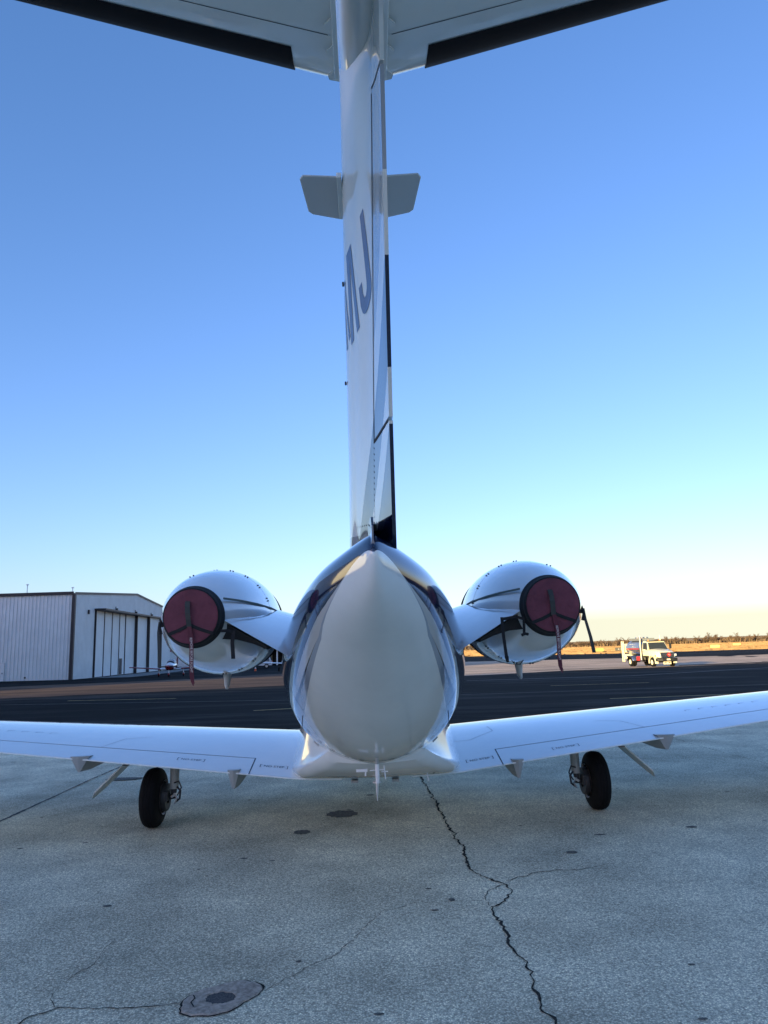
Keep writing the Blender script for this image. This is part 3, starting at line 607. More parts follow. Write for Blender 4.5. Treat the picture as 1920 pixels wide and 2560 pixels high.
# ---- engines on stub pylons
for sg in (-1, 1):
    cx, cz = sg*1.205, 1.848
    prof = [(Y-GEAR_Y, r) for Y, r in ((4.86, .174), (4.90, .186), (5.0, .230), (5.15, .290), (5.35, .343), (5.6, .388), (5.85, .413), (6.1, .422), (6.35, .418), (6.6, .395), (6.74, .365), (6.80, .335), (6.82, .31), (6.78, .295), (6.5, .30), (6.2, .29))]
    nc = MB().lathe(prof, (cx, 0, cz), 'y', 72).build('nacelle', P_WHITE, JET, smooth=True, angle=60)
    MB().lathe([(4.86-GEAR_Y, .174), (4.86-GEAR_Y, .165), (5.1-GEAR_Y, .16)], (cx, 0, cz), 'y', 48).build('exhaust_duct', M_EXH, nc, smooth=True)
    MB().lathe([(6.2-GEAR_Y, .28), (6.21-GEAR_Y, .001)], (cx, 0, cz), 'y', 32).build('fan_face', M_EXH, nc)
    MB().lathe([(6.655-GEAR_Y, .385), (6.655-GEAR_Y, .402), (6.70-GEAR_Y, .395), (6.70-GEAR_Y, .375)], (cx, 0, cz), 'y', 72).build('inlet_seal', M_BOOT, nc, smooth=True)
    def nac_r(Y): return interp(Y-GEAR_Y, [p[0] for p in prof[:12]], [p[1] for p in prof[:12]])
    for Y in (5.78,):
        b = MB(); vs = []
        for i in range(73):
            q = 2*math.pi*i/72
            for dY in (-.0025, .0025): r = nac_r(Y+dY)+.0015; vs.append((cx+r*math.cos(q), Y+dY-GEAR_Y, cz+r*math.sin(q)))
        b.add(vs, [(2*i, 2*i+1, 2*i+3, 2*i+2) for i in range(72)]); b.build('cowl_seam', M_SEAM, nc, fixn=False)
        for i in range(20):
            q = 2*math.pi*(i+.3)/20; r = nac_r(Y)+.004; b = MB()
            for du in (-.02, .02):
                qq = q + du/r*.55; rot = Matrix.Rotation(math.pi/2-qq, 3, 'Y'); b.box((cx+r*math.cos(qq), Y-GEAR_Y, cz+r*math.sin(qq)), (.008, .028, .006), rot)
            b.build('latch', M_SEAM, nc)
    q = math.radians(112 if sg < 0 else 68); r = nac_r(5.38)+.002
    for dq in (-.04, .04): MB().box((cx+r*math.cos(q+dq), 5.38-GEAR_Y, cz+r*math.sin(q+dq)), (.008, .035, .004), Matrix.Rotation(math.pi/2-q, 3, 'Y')).build('latch', M_SEAM, nc)
    b = MB(); b.tube([(cx-sg*.01, 6.05-GEAR_Y, cz-.41), (cx-sg*.01, 6.03-GEAR_Y, cz-.50), (cx-sg*.01+.004, 6.0-GEAR_Y, cz-.525)], [.035, .022, .012], 12); b.build('drain_mast', M_SEALANT, nc, smooth=True)
    # horizontal cowl split and rub strip where the pylon meets the cowl
    b = MB(); b.strip([(cx-sg*nac_r(Y)*.985, Y-GEAR_Y, cz+.09+.03*(5.9-Y)) for Y in (4.93, 5.15, 5.4, 5.8, 6.2, 6.5)], .013, (0, 0, 1), .010); b.build('rub_strip', mat('pylon_seal', (.14, .18, .16), .7), nc)
    # pylon: airfoil plate rising outward
    rings = []
    for t in (0.0, .25, .5, .75, 1.0):
        x = lerp(.50, 1.04, t); z = lerp(1.52, 1.835, t); ring = []
        y0, y1 = lerp(4.88, 4.93, t), lerp(6.35, 6.3, t)
        zt = lerp(.0, .0, t)
        for k in range(24):
            q = 2*math.pi*k/24; u = (1-math.cos(q))/2; th = .055*5*(.2969*math.sqrt(u)-.126*u-.3516*u*u+.2843*u**3-.1036*u**4)*1.45
            y = lerp(y1, y0, u); s_ = 1 if q <= math.pi else -1; off = s_*th + .004*s_
            nx, nzv = -.5, .866                              # plate normal leans inboard
            lift = lerp(.33, .16, t)*(1-u)**.85 + (.045*max(0, (t-.4)/.6)**1.5*min(1, (1-u)*5)*(1-.55*(1-u)) if s_ > 0 else 0)
            ring.append((sg*(x + nx*off*1.0), y-GEAR_Y, z + nzv*off + lift))
        rings.append(ring)
    py = MB().loft(rings).build('pylon', P_WHITE, JET, smooth=True, angle=40)
    rings = []                                            # dark plate added under the pylon, its colour standing in for the shadowed cavity
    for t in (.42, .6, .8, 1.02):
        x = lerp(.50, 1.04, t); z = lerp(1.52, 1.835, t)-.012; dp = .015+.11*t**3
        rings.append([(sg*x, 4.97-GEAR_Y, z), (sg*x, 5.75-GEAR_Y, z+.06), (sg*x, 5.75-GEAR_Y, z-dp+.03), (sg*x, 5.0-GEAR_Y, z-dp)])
    MB().loft(rings).build('cavity_dark_plate', M_EXH, nc)
# ---- fin, rudder and T tail
def fin_solid(b, s0, s1, z0, z1, nz=14, ns=14):
    rings = []
    for i in range(nz+1):
        L, Rr_ = [], []
        for j in range(ns+1):
            t = j/ns
            z = lerp(z0(t) if callable(z0) else z0, z1(t) if callable(z1) else z1, i/nz)
            a = s0(z) if callable(s0) else s0; c = s1(z) if callable(s1) else s1
            L.append(fin_left(lerp(a, c, t), z)); Rr_.append(fin_right(lerp(a, c, t), z))
        rings.append(L + Rr_[::-1])
    b.loft(rings)
hs = lambda z: (fin_hinge(z)-fin_te(z))/(fin_le(z)-fin_te(z))
b = MB(); fin_solid(b, hs, 1.0, 2.02, 4.06, 26, 30); fin_solid(b, 0, lambda z: hs(z)-.002, 2.02, 2.64, 8, 8); fin_solid(b, 0, lambda z: hs(z)-.002, lambda t: 3.735+.10*t, 4.06, 3, 8)
fin = b.build('vertical_fin', P_FIN, JET, smooth=True, angle=40)
b = MB(); fin_solid(b, 0, lambda z: hs(z)-.006, 2.656, lambda t: 3.725+.10*t, 14, 8); rud = b.build('rudder', P_RUD, JET, smooth=True, angle=40)
def fin_ribbon(pts, w, m, name, parent, lift=.0015):
    b = MB(); vs = []; rs = resample(pts, 30)
    for i, (s_, z) in enumerate(rs):
        p = Vector(fin_left(s_, z)); t = Vector(fin_left(*rs[min(i+1, 30)]))-Vector(fin_left(*rs[max(i-1, 0)]))
        nn = Vector((-1, 0, 0)); sd = t.cross(nn).normalized()*w/2; vs += [p-sd+nn*lift, p+sd+nn*lift]
    b.add(vs, [(2*i, 2*i+1, 2*i+3, 2*i+2) for i in range(30)]); return b.build(name, m, parent, fixn=False)
fin_ribbon([(hs(2.65), 2.65), (hs(3.82), 3.82)], .010, M_SEAM, 'hinge_gap', fin)
fin_ribbon([(.01, 2.648), (hs(2.648), 2.648)], .016, M_EXH, 'rudder_gap', fin)
fin_ribbon([(.01, 3.731), (hs(3.80)*.99, 3.83)], .008, M_EXH, 'rudder_gap', fin)
fin_ribbon([(.80, 3.95), (.79, 3.2), (.785, 2.7), (.79, 2.5), (.80, 2.3)], .007, M_SEAM, 'panel_seam', fin)
for i in range(16):                                      # fasteners along the fin root and spar
    for (s_, z) in ((lerp(.05, .5, i/15), 2.235+.10*lerp(.05, .5, i/15)*1.8), (hs(2.6-.028*i), 2.62-.026*i)):
        p = fin_left(s_, z); b = MB(); b.add([(p[0]-.0016, p[1]-.004, p[2]-.004), (p[0]-.0016, p[1]+.004, p[2]-.004), (p[0]-.0016, p[1]+.004, p[2]+.006), (p[0]-.0016, p[1]-.004, p[2]+.006)], [(0, 1, 2, 3)]); b.build('fastener', M_SEAM, fin, fixn=False)
def decal(poly, name, m, parent):
    me = bpy.data.meshes.new('d'); bm = bmesh.new(); vv = [bm.verts.new((s_, z, 0)) for s_, z in poly]; bm.faces.new(vv); bm.normal_update()
    bmesh.ops.triangulate(bm, faces=bm.faces)
    for _ in range(4):
        lg = [e for e in bm.edges if e.calc_length() > .03]
        if lg: bmesh.ops.subdivide_edges(bm, edges=lg, cuts=1)
    bmesh.ops.triangulate(bm, faces=bm.faces); bm.verts.index_update()
    b = MB(); vs = []
    for v in bm.verts:
        p = fin_left(v.co.x, v.co.y); vs.append((p[0]-.0018, p[1], p[2]))
    b.add(vs, [tuple(q.index for q in f.verts) for f in bm.faces]); bm.free(); bpy.data.meshes.remove(me)
    return b.build(name, m, parent, fixn=False, smooth=True)
JPOLY = [(.379, 3.55), (.286, 3.272), (.283, 3.243), (.298, 3.217), (.321, 3.197), (.348, 3.193), (.366, 3.197), (.383, 3.208), (.407, 3.244), (.425, 3.314), (.395, 3.322), (.382, 3.276), (.365, 3.254), (.349, 3.254), (.340, 3.271), (.342, 3.296), (.408, 3.539)]
decal(JPOLY, 'registration_letter', M_LETTER, fin)['label'] = 'blue italic registration letter J'
for poly in ([(.555, 3.506), (.525, 3.512), (.420, 3.175), (.456, 3.170)], [(.588, 3.502), (.548, 3.507), (.504, 3.164), (.542, 3.160)], [(.642, 3.444), (.625, 3.43), (.556, 3.20), (.575, 3.19)], [(.665, 3.42), (.650, 3.41), (.598, 3.173), (.622, 3.171)]):
    decal(poly, 'registration_letter', M_LETTER, fin)['label'] = 'stroke of the blue italic registration letter M'
# small horizontal plates on both sides of the fin
for sg in (-1, 1):
    zc = 3.76; rt = .098 if sg < 0 else .080; b = MB()
    y0, y1 = 3.00-GEAR_Y, 3.335-GEAR_Y
    b.prism([(rt, y1), (rt+.03, y1+.004), (rt+.155, y1-.035), (rt+.175, y1-.06), (rt+.195, y0+.025), (rt+.18, y0), (rt, y0+.01)], lambda u, v, w: (sg*u, v, zc+w+.02*(u-rt)), .010)
    pl = b.build('fin_plate', mat('plate_paint', (.58, .60, .59), .35, coat=.4), JET, bevel=.003)
    MB().box((sg*(rt+.012), (y0+y1)/2, zc+.008), (.024, y1-y0, .028)).build('bracket', P_WHITE, pl, bevel=.004)
for z in (3.44, 3.06):                                   # little hinge fairings poking out at the left of the fin
    p = fin_left(.665, z); b = MB(); b.box((p[0]-.006, p[1], p[2]), (.010, .03, .014)); b.build('fin_fitting', M_DARKM, fin, bevel=.003)
# tailplane
TZ = 3.93
def tail(x, c, up):
    a = abs(x); le = 2.635-.31*a; ch = 1.32-.24*a; t = .10*5*(.2969*math.sqrt(max(c, 0))-.126*c-.3516*c*c+.2843*c**3-.1036*c**4)
    return (x, le-ch*c-GEAR_Y, TZ + .03*a + ch*t*up*.95)
def tail_solid(b, x0, x1, c0, c1, nx=10, nc=14, lift=0.0):
    rings = []
    for i in range(nx+1):
        x = lerp(x0, x1, i/nx); up = []; lo = []
        for j in range(nc+1):
            t = j/nc; c = lerp(c0, c1, t*t if c0 == 0 else t); p, q = tail(x, c, 1), tail(x, c, -1); up.append((p[0], p[1], p[2]+lift)); lo.append((q[0], q[1], q[2]-lift))
        rings.append(up + lo[::-1])
    b.loft(rings)
for sg in (-1, 1):
    b = MB(); tail_solid(b, sg*.085, sg*2.9, 0, .69, 16, 18)
    tp = b.build('tailplane', P_WHITE, JET, smooth=True, angle=30)
    b = MB(); tail_solid(b, sg*.11, sg*2.8, .70, 1, 10, 6); b.build('elevator', P_WHITE, tp, smooth=True, angle=30)
    # black de-icing boot wrapped over the leading edge
    rings = []
    for i in range(19):
        x = sg*lerp(.265, 2.82, i/18); r = [tail(x, c, 1) for c in (.10, .07, .04, .018, .007, .002)] + [tail(x, c, -1) for c in (0, .002, .007, .018, .04, .07, .10, .128)]
        rings.append([(p[0], p[1]+(.004 if k in range(3, 10) else .001), p[2]+(.0035 if k < 6 else -.0035)) for k, p in enumerate(r)])
    bb = MB(); bb.loft(rings, cap=False, closed=False); bo = bb.build('deicing_boot', M_BOOT, tp, smooth=True, angle=80, fixn=False)
    b = MB(); vs = []
    for i in range(13):
        x = sg*lerp(.12, 2.7, i/12)
        for c in (.205, .208): p = tail(x, c, -1); vs.append((p[0], p[1], p[2]-.0012))
    b.add(vs, [(2*i, 2*i+1, 2*i+3, 2*i+2) for i in range(12)]); b.build('panel_seam', M_SEAM, tp, fixn=False)
    for k, y in enumerate((2.50, 2.38, 2.26, 2.14)):      # root fittings
        b = MB(); b.prism([(.085, -.02), (.085, .035), (.125, .025), (.13, .005), (.105, -.02)], lambda u, v, w: (sg*u, y+v-GEAR_Y, TZ-.070-w), .008); b.build('root_fitting', P_WHITE, tp)
    b = MB(); b.box((sg*.095, 2.02-GEAR_Y, TZ-.06), (.02, 1.0, .05)); b.build('root_seal', P_WHITE, tp, bevel=.004)
rings = []
for Y, w, h in ((3.05, .01, .015), (2.98, .05, .05), (2.8, .08, .08), (2.5, .092, .10), (2.0, .085, .10), (1.5, .06, .075), (1.1, .01, .02)):
    rings.append([(w*math.cos(2*math.pi*k/24), Y-GEAR_Y, TZ+.15+h*math.sin(2*math.pi*k/24)) for k in range(24)])
MB().loft(rings).build('tail_bullet', P_WHITE, JET, smooth=True, angle=60)
# ---- main landing gear
def gear(sg):
    wx = sg*2.135; b = MB()
    gr = MB().tube([(wx-sg*.19, .02, .72), (wx-sg*.19, .0, .34)], [.046, .042], 16).build('gear_strut', M_GREYP, JET, smooth=True)
    b = MB(); b.tube([(wx-sg*.19, 0, .36), (wx-sg*.185, 0, .27), (wx-sg*.10, 0, .265), (wx, 0, .268)], .03, 12); b.build('axle', M_DARKM, gr, smooth=True)
    b = MB(); b.lathe([(-.03, .06), (-.03, .125), (.03, .125), (.03, .06)], (wx-sg*.105, 0, .268), 'x', 24); b.box((wx-sg*.125, -.085, .29), (.06, .06, .09)); b.build('brake', M_DARKM, gr, smooth=True, bevel=.004)
    b = MB(); b.tube([(wx-sg*.225, -.03, .36), (wx-sg*.265, -.06, .33), (wx-sg*.26, -.07, .26), (wx-sg*.22, -.04, .23)], .010, 8); b.tube([(wx-sg*.2, -.04, .40), (wx-sg*.25, -.07, .42), (wx-sg*.275, -.07, .36), (wx-sg*.24, -.08, .29)], .007, 8); b.build('brake_line', M_DARKM, gr, smooth=True)
    b = MB(); b.tube([(wx-sg*.2, -.05, .305), (wx-sg*.235, -.07, .265), (wx-sg*.215, -.08, .215)], .008, 8); b.box((wx-sg*.205, -.06, .29), (.05, .04, .02), Matrix.Rotation(.5*sg, 3, 'Y')); b.build('torque_link', M_STEEL, gr, smooth=True)
    b = MB(); b.tube([(wx-sg*.09, .08, .72), (wx-sg*.09, .08, .60), (wx-sg*.05, .06, .56)], .022, 10); b.tube([(wx-sg*.12, 0, .60), (wx+sg*.19, .05, .635)], .011, 8); b.tube([(wx-sg*.03, .02, .72), (wx-sg*.05, .02, .60), (wx-sg*.01, .02, .52)], .007, 8); b.build('actuator', M_DARKM, gr, smooth=True)
    wh = MB().lathe([(-0.086, .11), (-0.086, .155), (-0.0903, .165)] + [(x, r) for x, r in ((-0.0843, .20), (-0.0757, .232), (-0.0645, .250), (-0.0516, .2605), (-0.0301, .2665), (-0.0297, .261), (-0.0241, .261), (-0.0237, .268), (-0.0043, .2695), (-0.0039, .263), (0.0039, .263), (0.0043, .2695), (0.0237, .268), (0.0241, .261), (0.0297, .261), (0.0301, .2665), (0.0516, .2605), (0.0645, .250), (0.0757, .232), (0.0843, .20))] + [(0.0903, .165), (0.086, .155), (0.086, .11)], (wx, 0, .268), 'x', 56).build('tyre', M_RUBBER, JET, smooth=True, angle=30)
    b = MB(); b.lathe([(-.085, .02), (-.07, .06), (-.04, .075), (-.04, .12), (-.095, .15), (-.10, .158)], (wx, 0, .268), 'x', 32); b.lathe([(.085, .02), (.07, .06), (.04, .075), (.04, .12), (.095, .15), (.10, .158)], (wx, 0, .268), 'x', 32); b.build('rim', mat('wheel_rim', (.16, .13, .12), .5, metal=.3), wh, smooth=True, angle=30)
    for k in range(8):
        q = 2*math.pi*k/8; MB().box((wx-sg*.082, .098*math.cos(q), .268+.098*math.sin(q)), (.02, .03, .03), Matrix.Rotation(-q, 3, 'X')).build('rim_boss', M_GREYP, wh, bevel=.004)
    # door, slanting outboard
    u = Vector((sg*.50, 0, -.455)).normalized(); nrm = Vector((sg*.455, 0, .50)).normalized(); p0 = Vector((wx+sg*.13, .05, .715)); b = MB()
    pts = []
    for d, y0, y1 in ((0, -.12, .22), (.56, -.10, .22), (.635, .0, .20), (.70, .12, .18)):
        pts.append((d, y0, y1))
    rings = [[p0+u*d+Vector((0, y0, 0)), p0+u*d+Vector((0, y1, 0)), p0+u*d+Vector((0, y1, 0))+nrm*(.014 if d < .6 else .006), p0+u*d+Vector((0, y0, 0))+nrm*(.014 if d < .6 else .006)] for d, y0, y1 in pts]
    dr = b.loft(rings).build('gear_door', mat('gear_door_paint', (.60, .63, .60), .4), JET, bevel=.003)
    b = MB(); b.tube([p0+u*.10+Vector((-sg*.05, -.2, -.03)), p0+u*.14+Vector((-sg*.015, -.2, -.03)), p0+u*.18+Vector((0, -.2, 0))], .005, 6); b.build('door_link', M_DARKM, dr)
gear(-1); gear(1)
# nose gear, far ahead under the nose
ng = MB().tube([(0, 5.0, .75), (0, 5.0, .25)], .045, 12).build('nose_gear_strut', M_GREYP, JET, smooth=True)
MB().lathe([(-.07, .09), (-.07, .19), (-.04, .225), (.04, .225), (.07, .19), (.07, .09)], (0, 5.0, .226), 'x', 32).build('tyre', M_RUBBER, ng, smooth=True)
# ---- masts and antennas on the centreline
b = MB(); b.tube([(0, 5.62-GEAR_Y, .83), (0, 5.60-GEAR_Y, .745)], [.013, .013], 12); b.build('mast_socket', M_GREYP, fus, smooth=True)
b = MB(); b.tube([(0, 5.60-GEAR_Y, .755), (.001, 5.60-GEAR_Y, .655), (.001, 5.60-GEAR_Y, .625), (.0, 5.60-GEAR_Y, .615)], [.0155, .0155, .0145, .008], 14); b.tube([(-.055, 5.62-GEAR_Y, .708), (.055, 5.62-GEAR_Y, .712)], .004, 6); b.build('drain_mast', M_WHITEM, JET, smooth=True)
b = MB(); b.tube([(-.085, 5.64-GEAR_Y, .705), (-.088, 5.64-GEAR_Y, .668)], [.005, .006], 8); b.box((-.115, 5.68-GEAR_Y, .702), (.085, .03, .018)); b.build('vent_scoop', [M_WHITEM], JET)
b = MB(); b.tube([(.052, 5.66-GEAR_Y, .735), (.056, 5.64-GEAR_Y, .69), (.062, 5.64-GEAR_Y, .64)], [.0035, .006, .004], 8); b.box((.056, 5.64-GEAR_Y, .695), (.05, .02, .006)); b.build('static_probe', M_WHITEM, JET, smooth=True)
b = MB()
rings = [[(-w, y0-GEAR_Y, z), (0, y0-.02-GEAR_Y, z), (w, y0-GEAR_Y, z), (0, y1-GEAR_Y, z)] for z, w, y0, y1 in ((.62, .007, 6.3, 6.5), (.54, .010, 6.3, 6.5), (.50, .013, 6.28, 6.52), (.44, .011, 6.3, 6.48), (.40, .008, 6.33, 6.46), (.345, .004, 6.38, 6.44))]
b.loft(rings); b.lathe([(-.012, .02), (-.008, .036), (.006, .036), (.010, .02)], (0, 6.38-GEAR_Y, .495), 'z', 20, True); b.build('blade_antenna', M_WHITEM, JET, smooth=True, angle=30)
for x in (-.19, .16): MB().box((x, 6.5-GEAR_Y, .488), (.06, .09, .022)).build('belly_vent', M_GREYP, ff, bevel=.004)
b = MB(); b.tube([(.43, 6.42-GEAR_Y, .53), (.435, 6.40-GEAR_Y, .485)], [.005, .006], 8); b.build('static_wick', M_WHITEM, JET, smooth=True)
# ---------------------------------------------------------------- engine exhaust covers
M_MAROON = mat('maroon_cover_cloth', (.15, .040, .060), .8, var=.30, vscale=9, bump=.9, bscale=26)
M_WEB = mat('black_webbing', (.014, .016, .018), .85, bump=.4, bscale=400)
M_OLIVE = mat('grey_webbing', (.045, .052, .05), .8, bump=.4, bscale=400)
M_STREAM = mat('maroon_streamer', (.10, .018, .030), .7, bump=.3, bscale=400)
M_PRINT = mat('white_print', (.62, .60, .58), .7)
def jet_point(x, y, z):
    a = math.radians(1.5); return (-.161+x*math.cos(a)-y*math.sin(a), 7.333+x*math.sin(a)+y*math.cos(a), z)
def cover(sg, label):
    c = empty('engine_cover', jet_point(sg*1.205, 4.84-GEAR_Y, 1.848), math.radians(1.5), label, 'engine cover', 'exhaust covers on the two engines')
    dz = MB().lathe([(-.020, .001), (-.0215, .06), (-.019, .12), (-.017, .165), (-.015, .177), (-.004, .181)], (0, 0, 0), 'y', 56).build('cover_disc', M_MAROON, c, smooth=True, angle=60)
    b = MB(); b.lathe([(-.010, .178), (-.014, .180), (-.013, .184), (-.004, .188), (.03, .192), (.075, .209), (.075, .200), (.03, .185)], (0, 0, 0), 'y', 56); b.build('rim_band', M_WEB, c, smooth=True, angle=60)
    b = MB(); b.lathe([(.016, .189), (.021, .1945), (.026, .192)], (0, 0, 0), 'y', 56); b.build('piping', M_OLIVE, c, smooth=True)
    b = MB(); b.strip([(-.018, -.023, .098), (-.018, -.034, .094), (-.015, -.048, .06), (-.012, -.052, .02), (-.009, -.046, -.02), (-.006, -.034, -.055), (-.004, -.03, -.075)], .032, (1, 0, 0), .004); b.build('handle', M_OLIVE, c)
    b = MB(); b.strip([(-.004, -.030, -.05), (-.004, -.030, -.078)], .040, (1, 0, 0), .006); b.build('strap_keeper', M_WEB, c)
    jn = Vector((-.004, -.026, -.056))
    for q in (math.radians(218), math.radians(322)):
        e = Vector((.188*math.cos(q), -.014, .188*math.sin(q))); d_ = (e-jn).normalized(); sd = Vector((0, 1, 0)).cross(d_)
        b = MB(); b.strip([jn, jn.lerp(e, .5)+Vector((0, -.004, -.004)), e, e*1.03+Vector((0, .05, 0))], .022, sd, .004); b.build('strap', M_WEB, c)
    sw = .03 if sg < 0 else .022
    path = [Vector((-.003+sw*t*1.0+.006*math.sin(t*5), -.036-.006*math.sin(t*3), -.068-.335*t)) for t in arange(0, 1, 12)]
    b = MB(); b.strip(path, .027, (1, 0, .04), .003); st = b.build('streamer', M_STREAM, c)
    def onst(u, v):
        t = max(0.0, min(1.0, (.335*.10 - u + .150)/.335)); k = t*12; i = min(11, int(k)); p = path[i].lerp(path[i+1], k-i); return (p.x+v, p.y-.0025, p.z)
    lettering('REMOVE BEFORE FLIGHT', .0235, lambda u, v: onst(-u*.86, v*.95), 'lettering', M_PRINT, st)
    e = path[-1]; b = MB(); b.strip([e, e+Vector((.002, 0, -.02)), e+Vector((.01, -.004, -.045))], [.024, .018, .004], (1, 0, 0), .002); b.strip([e+Vector((.006, 0, 0)), e+Vector((.016, -.002, -.03))], [.01, .003], (1, 0, 0), .002); b.build('frayed_end', M_STREAM, st)
    # outer side strap with its hanging tail
    o = sg*.190; b = MB(); b.tube([(o*.97, .0, -.06), (o*1.05, .01, -.02), (o*1.09, 0, -.07), (o*1.03, .0, -.11)], .011, 8); b.build('buckle_loop', M_WEB, c, smooth=True)
    ox = o*1.10
    b = MB(); b.strip([(ox, .01, -.03), (ox+sg*.004, 0, -.10), (ox+(.03 if sg > 0 else .004), .0, -.22), (ox+(.045 if sg > 0 else .008), .0, -.325)], [.016, .018, .021, .024], (1, 0, 0), .004); b.build('hanging_strap', M_OLIVE, c)
    # straps that hang under the pylon on the inner side
    ix = -sg*.21
    if sg < 0:
        b = MB(); b.strip([(ix*.9, .02, -.10), (ix*1.18, .05, -.10), (.265, .06, -.115)], .02, (0, 0, 1), .006); b.strip([(.268, .06, -.095), (.262, .055, -.18), (.27, .05, -.285)], .026, (1, 0, 0), .004); b.build('hanging_strap', M_WEB, c)
    else:
        b = MB(); b.strip([(ix*.9, .02, -.09), (ix*1.15, .05, -.07), (-.345, .06, -.085)], .02, (0, 0, 1), .006); b.strip([(-.335, .06, -.07), (-.332, .055, -.2), (-.322, .05, -.335)], .021, (1, 0, 0), .004); b.tube([(-.322, .05, -.33), (-.315, .05, -.37)], [.014, .009], 8); b.build('hanging_strap', M_WEB, c)
        b = MB(); b.strip([(-.19, .04, -.06), (-.192, .04, -.12), (-.195, .04, -.185)], .018, (1, 0, 0), .004); b.tube([(-.215, .04, -.195), (-.19, .035, -.185), (-.168, .04, -.19)], .010, 8); b.build('hanging_strap', M_WEB, c)
        b = MB(); b.strip([(-.27, .15, -.36), (-.25, .15, -.385), (-.215, .15, -.39), (-.19, .15, -.36)], .014, (0, 1, 0), .004); b.build('loop_strap', M_WEB, c)
cover(-1, 'maroon cloth exhaust cover strapped on the left engine beside the hangar')
cover(1, 'maroon cloth exhaust cover strapped on the right engine toward the truck')
# ---------------------------------------------------------------- fuel truck
M_CREAM = mat('white_truck_paint', (.64, .61, .48), .3, coat=.3, var=.06)
M_CHROME = mat('polished_aluminium', (.62, .63, .65), .18, metal=1.0)
M_BLUE = mat('tank_blue', (.12, .155, .27), .3, coat=.4)
M_TRED = mat('truck_red', (.45, .03, .03), .4)
M_BLK = mat('black_plastic', (.02, .02, .022), .5)
M_SCREEN = mat('windscreen', (.03, .035, .035), .05, spec=.8)
M_LAMP = mat('clear_lamp', (.7, .72, .72), .1, coat=.5)
M_AMBER = mat('amber_lamp', (.7, .28, .05), .3)
tx, ty = 26.9, 76.0
T = empty('fuel_truck', (tx, ty, ground_z(tx, ty)), math.radians(188), 'white airport fuel truck with a polished tank and red hazard diamond on its grille', 'truck')
def wheel(y, x, dual=False):
    r = .48; ws = []
    for k in ((0, 1) if dual else (0,)):
        xx = x - math.copysign(.31*k, x)
        w = MB().lathe([(-.13, .24), (-.135, .30), (-.13, .42), (-.10, .47), (-.03, .48), (.03, .48), (.10, .47), (.13, .42), (.135, .30), (.13, .24)], (xx, y, r), 'x', 36).build('wheel', M_RUBBER, T, smooth=True, angle=40)
        s_ = math.copysign(1, x)
        b = MB(); d = .02 if dual else .125
        b.lathe([(s_*.132, .255), (s_*.125, .235), (s_*d, .19), (s_*d, .10), (s_*(d+.05), .09), (s_*(d+.06), .001)], (xx, y, r), 'x', 28)
        for q in range(8): b.box((xx+s_*(d+.008), y+.145*math.cos(q*math.pi/4), r+.145*math.sin(q*math.pi/4)), (.02, .045, .045))
        b.build('rim', M_CREAM, w, smooth=True, angle=40)
for s_ in (-1, 1): wheel(2.55, s_*1.0); wheel(-2.05, s_*1.02, True)
b = MB(); b.box((-.42, -.2, .80), (.09, 6.9, .26)); b.box((.42, -.2, .80), (.09, 6.9, .26)); b.box((0, 2.55, .5), (1.8, .14, .14)); b.box((0, -2.05, .5), (1.7, .18, .18)); b.build('chassis', M_BLK, T)
prof = [(-1.05, 1.08), (-1.06, 1.7), (-.93, 2.56), (.93, 2.56), (1.06, 1.7), (1.05, 1.08)]
rings = [[(x, y, z) for x, z in prof] for y in (.62, 1.45)] + [[(x*.99, 1.45+.42*max(0, (2.56-z))/.86*(1 if z > 1.6 else 1.0), z) for x, z in prof]]
rings = [[(x, .62, z) for x, z in prof], [(x, 1.5 if z > 2 else 2.0, z) for x, z in prof]]
cab = MB().loft(rings).build('cab', M_CREAM, T, bevel=.05, smooth=True, angle=35)
b = MB(); b.add([(-.86, 1.60, 2.42), (.86, 1.60, 2.42), (.98, 2.015, 1.72), (-.98, 2.015, 1.72)], [(0, 1, 2, 3)]); b.add([(-.86, 1.57, 2.42), (.86, 1.57, 2.42), (.98, 1.98, 1.72), (-.98, 1.98, 1.72)], [(3, 2, 1, 0)]); b.build('windscreen', M_SCREEN, T)
b = MB(); b.box((0, 1.54, 2.55), (1.95, .22, .07)); b.build('sun_visor', M_BLK, T, bevel=.02)
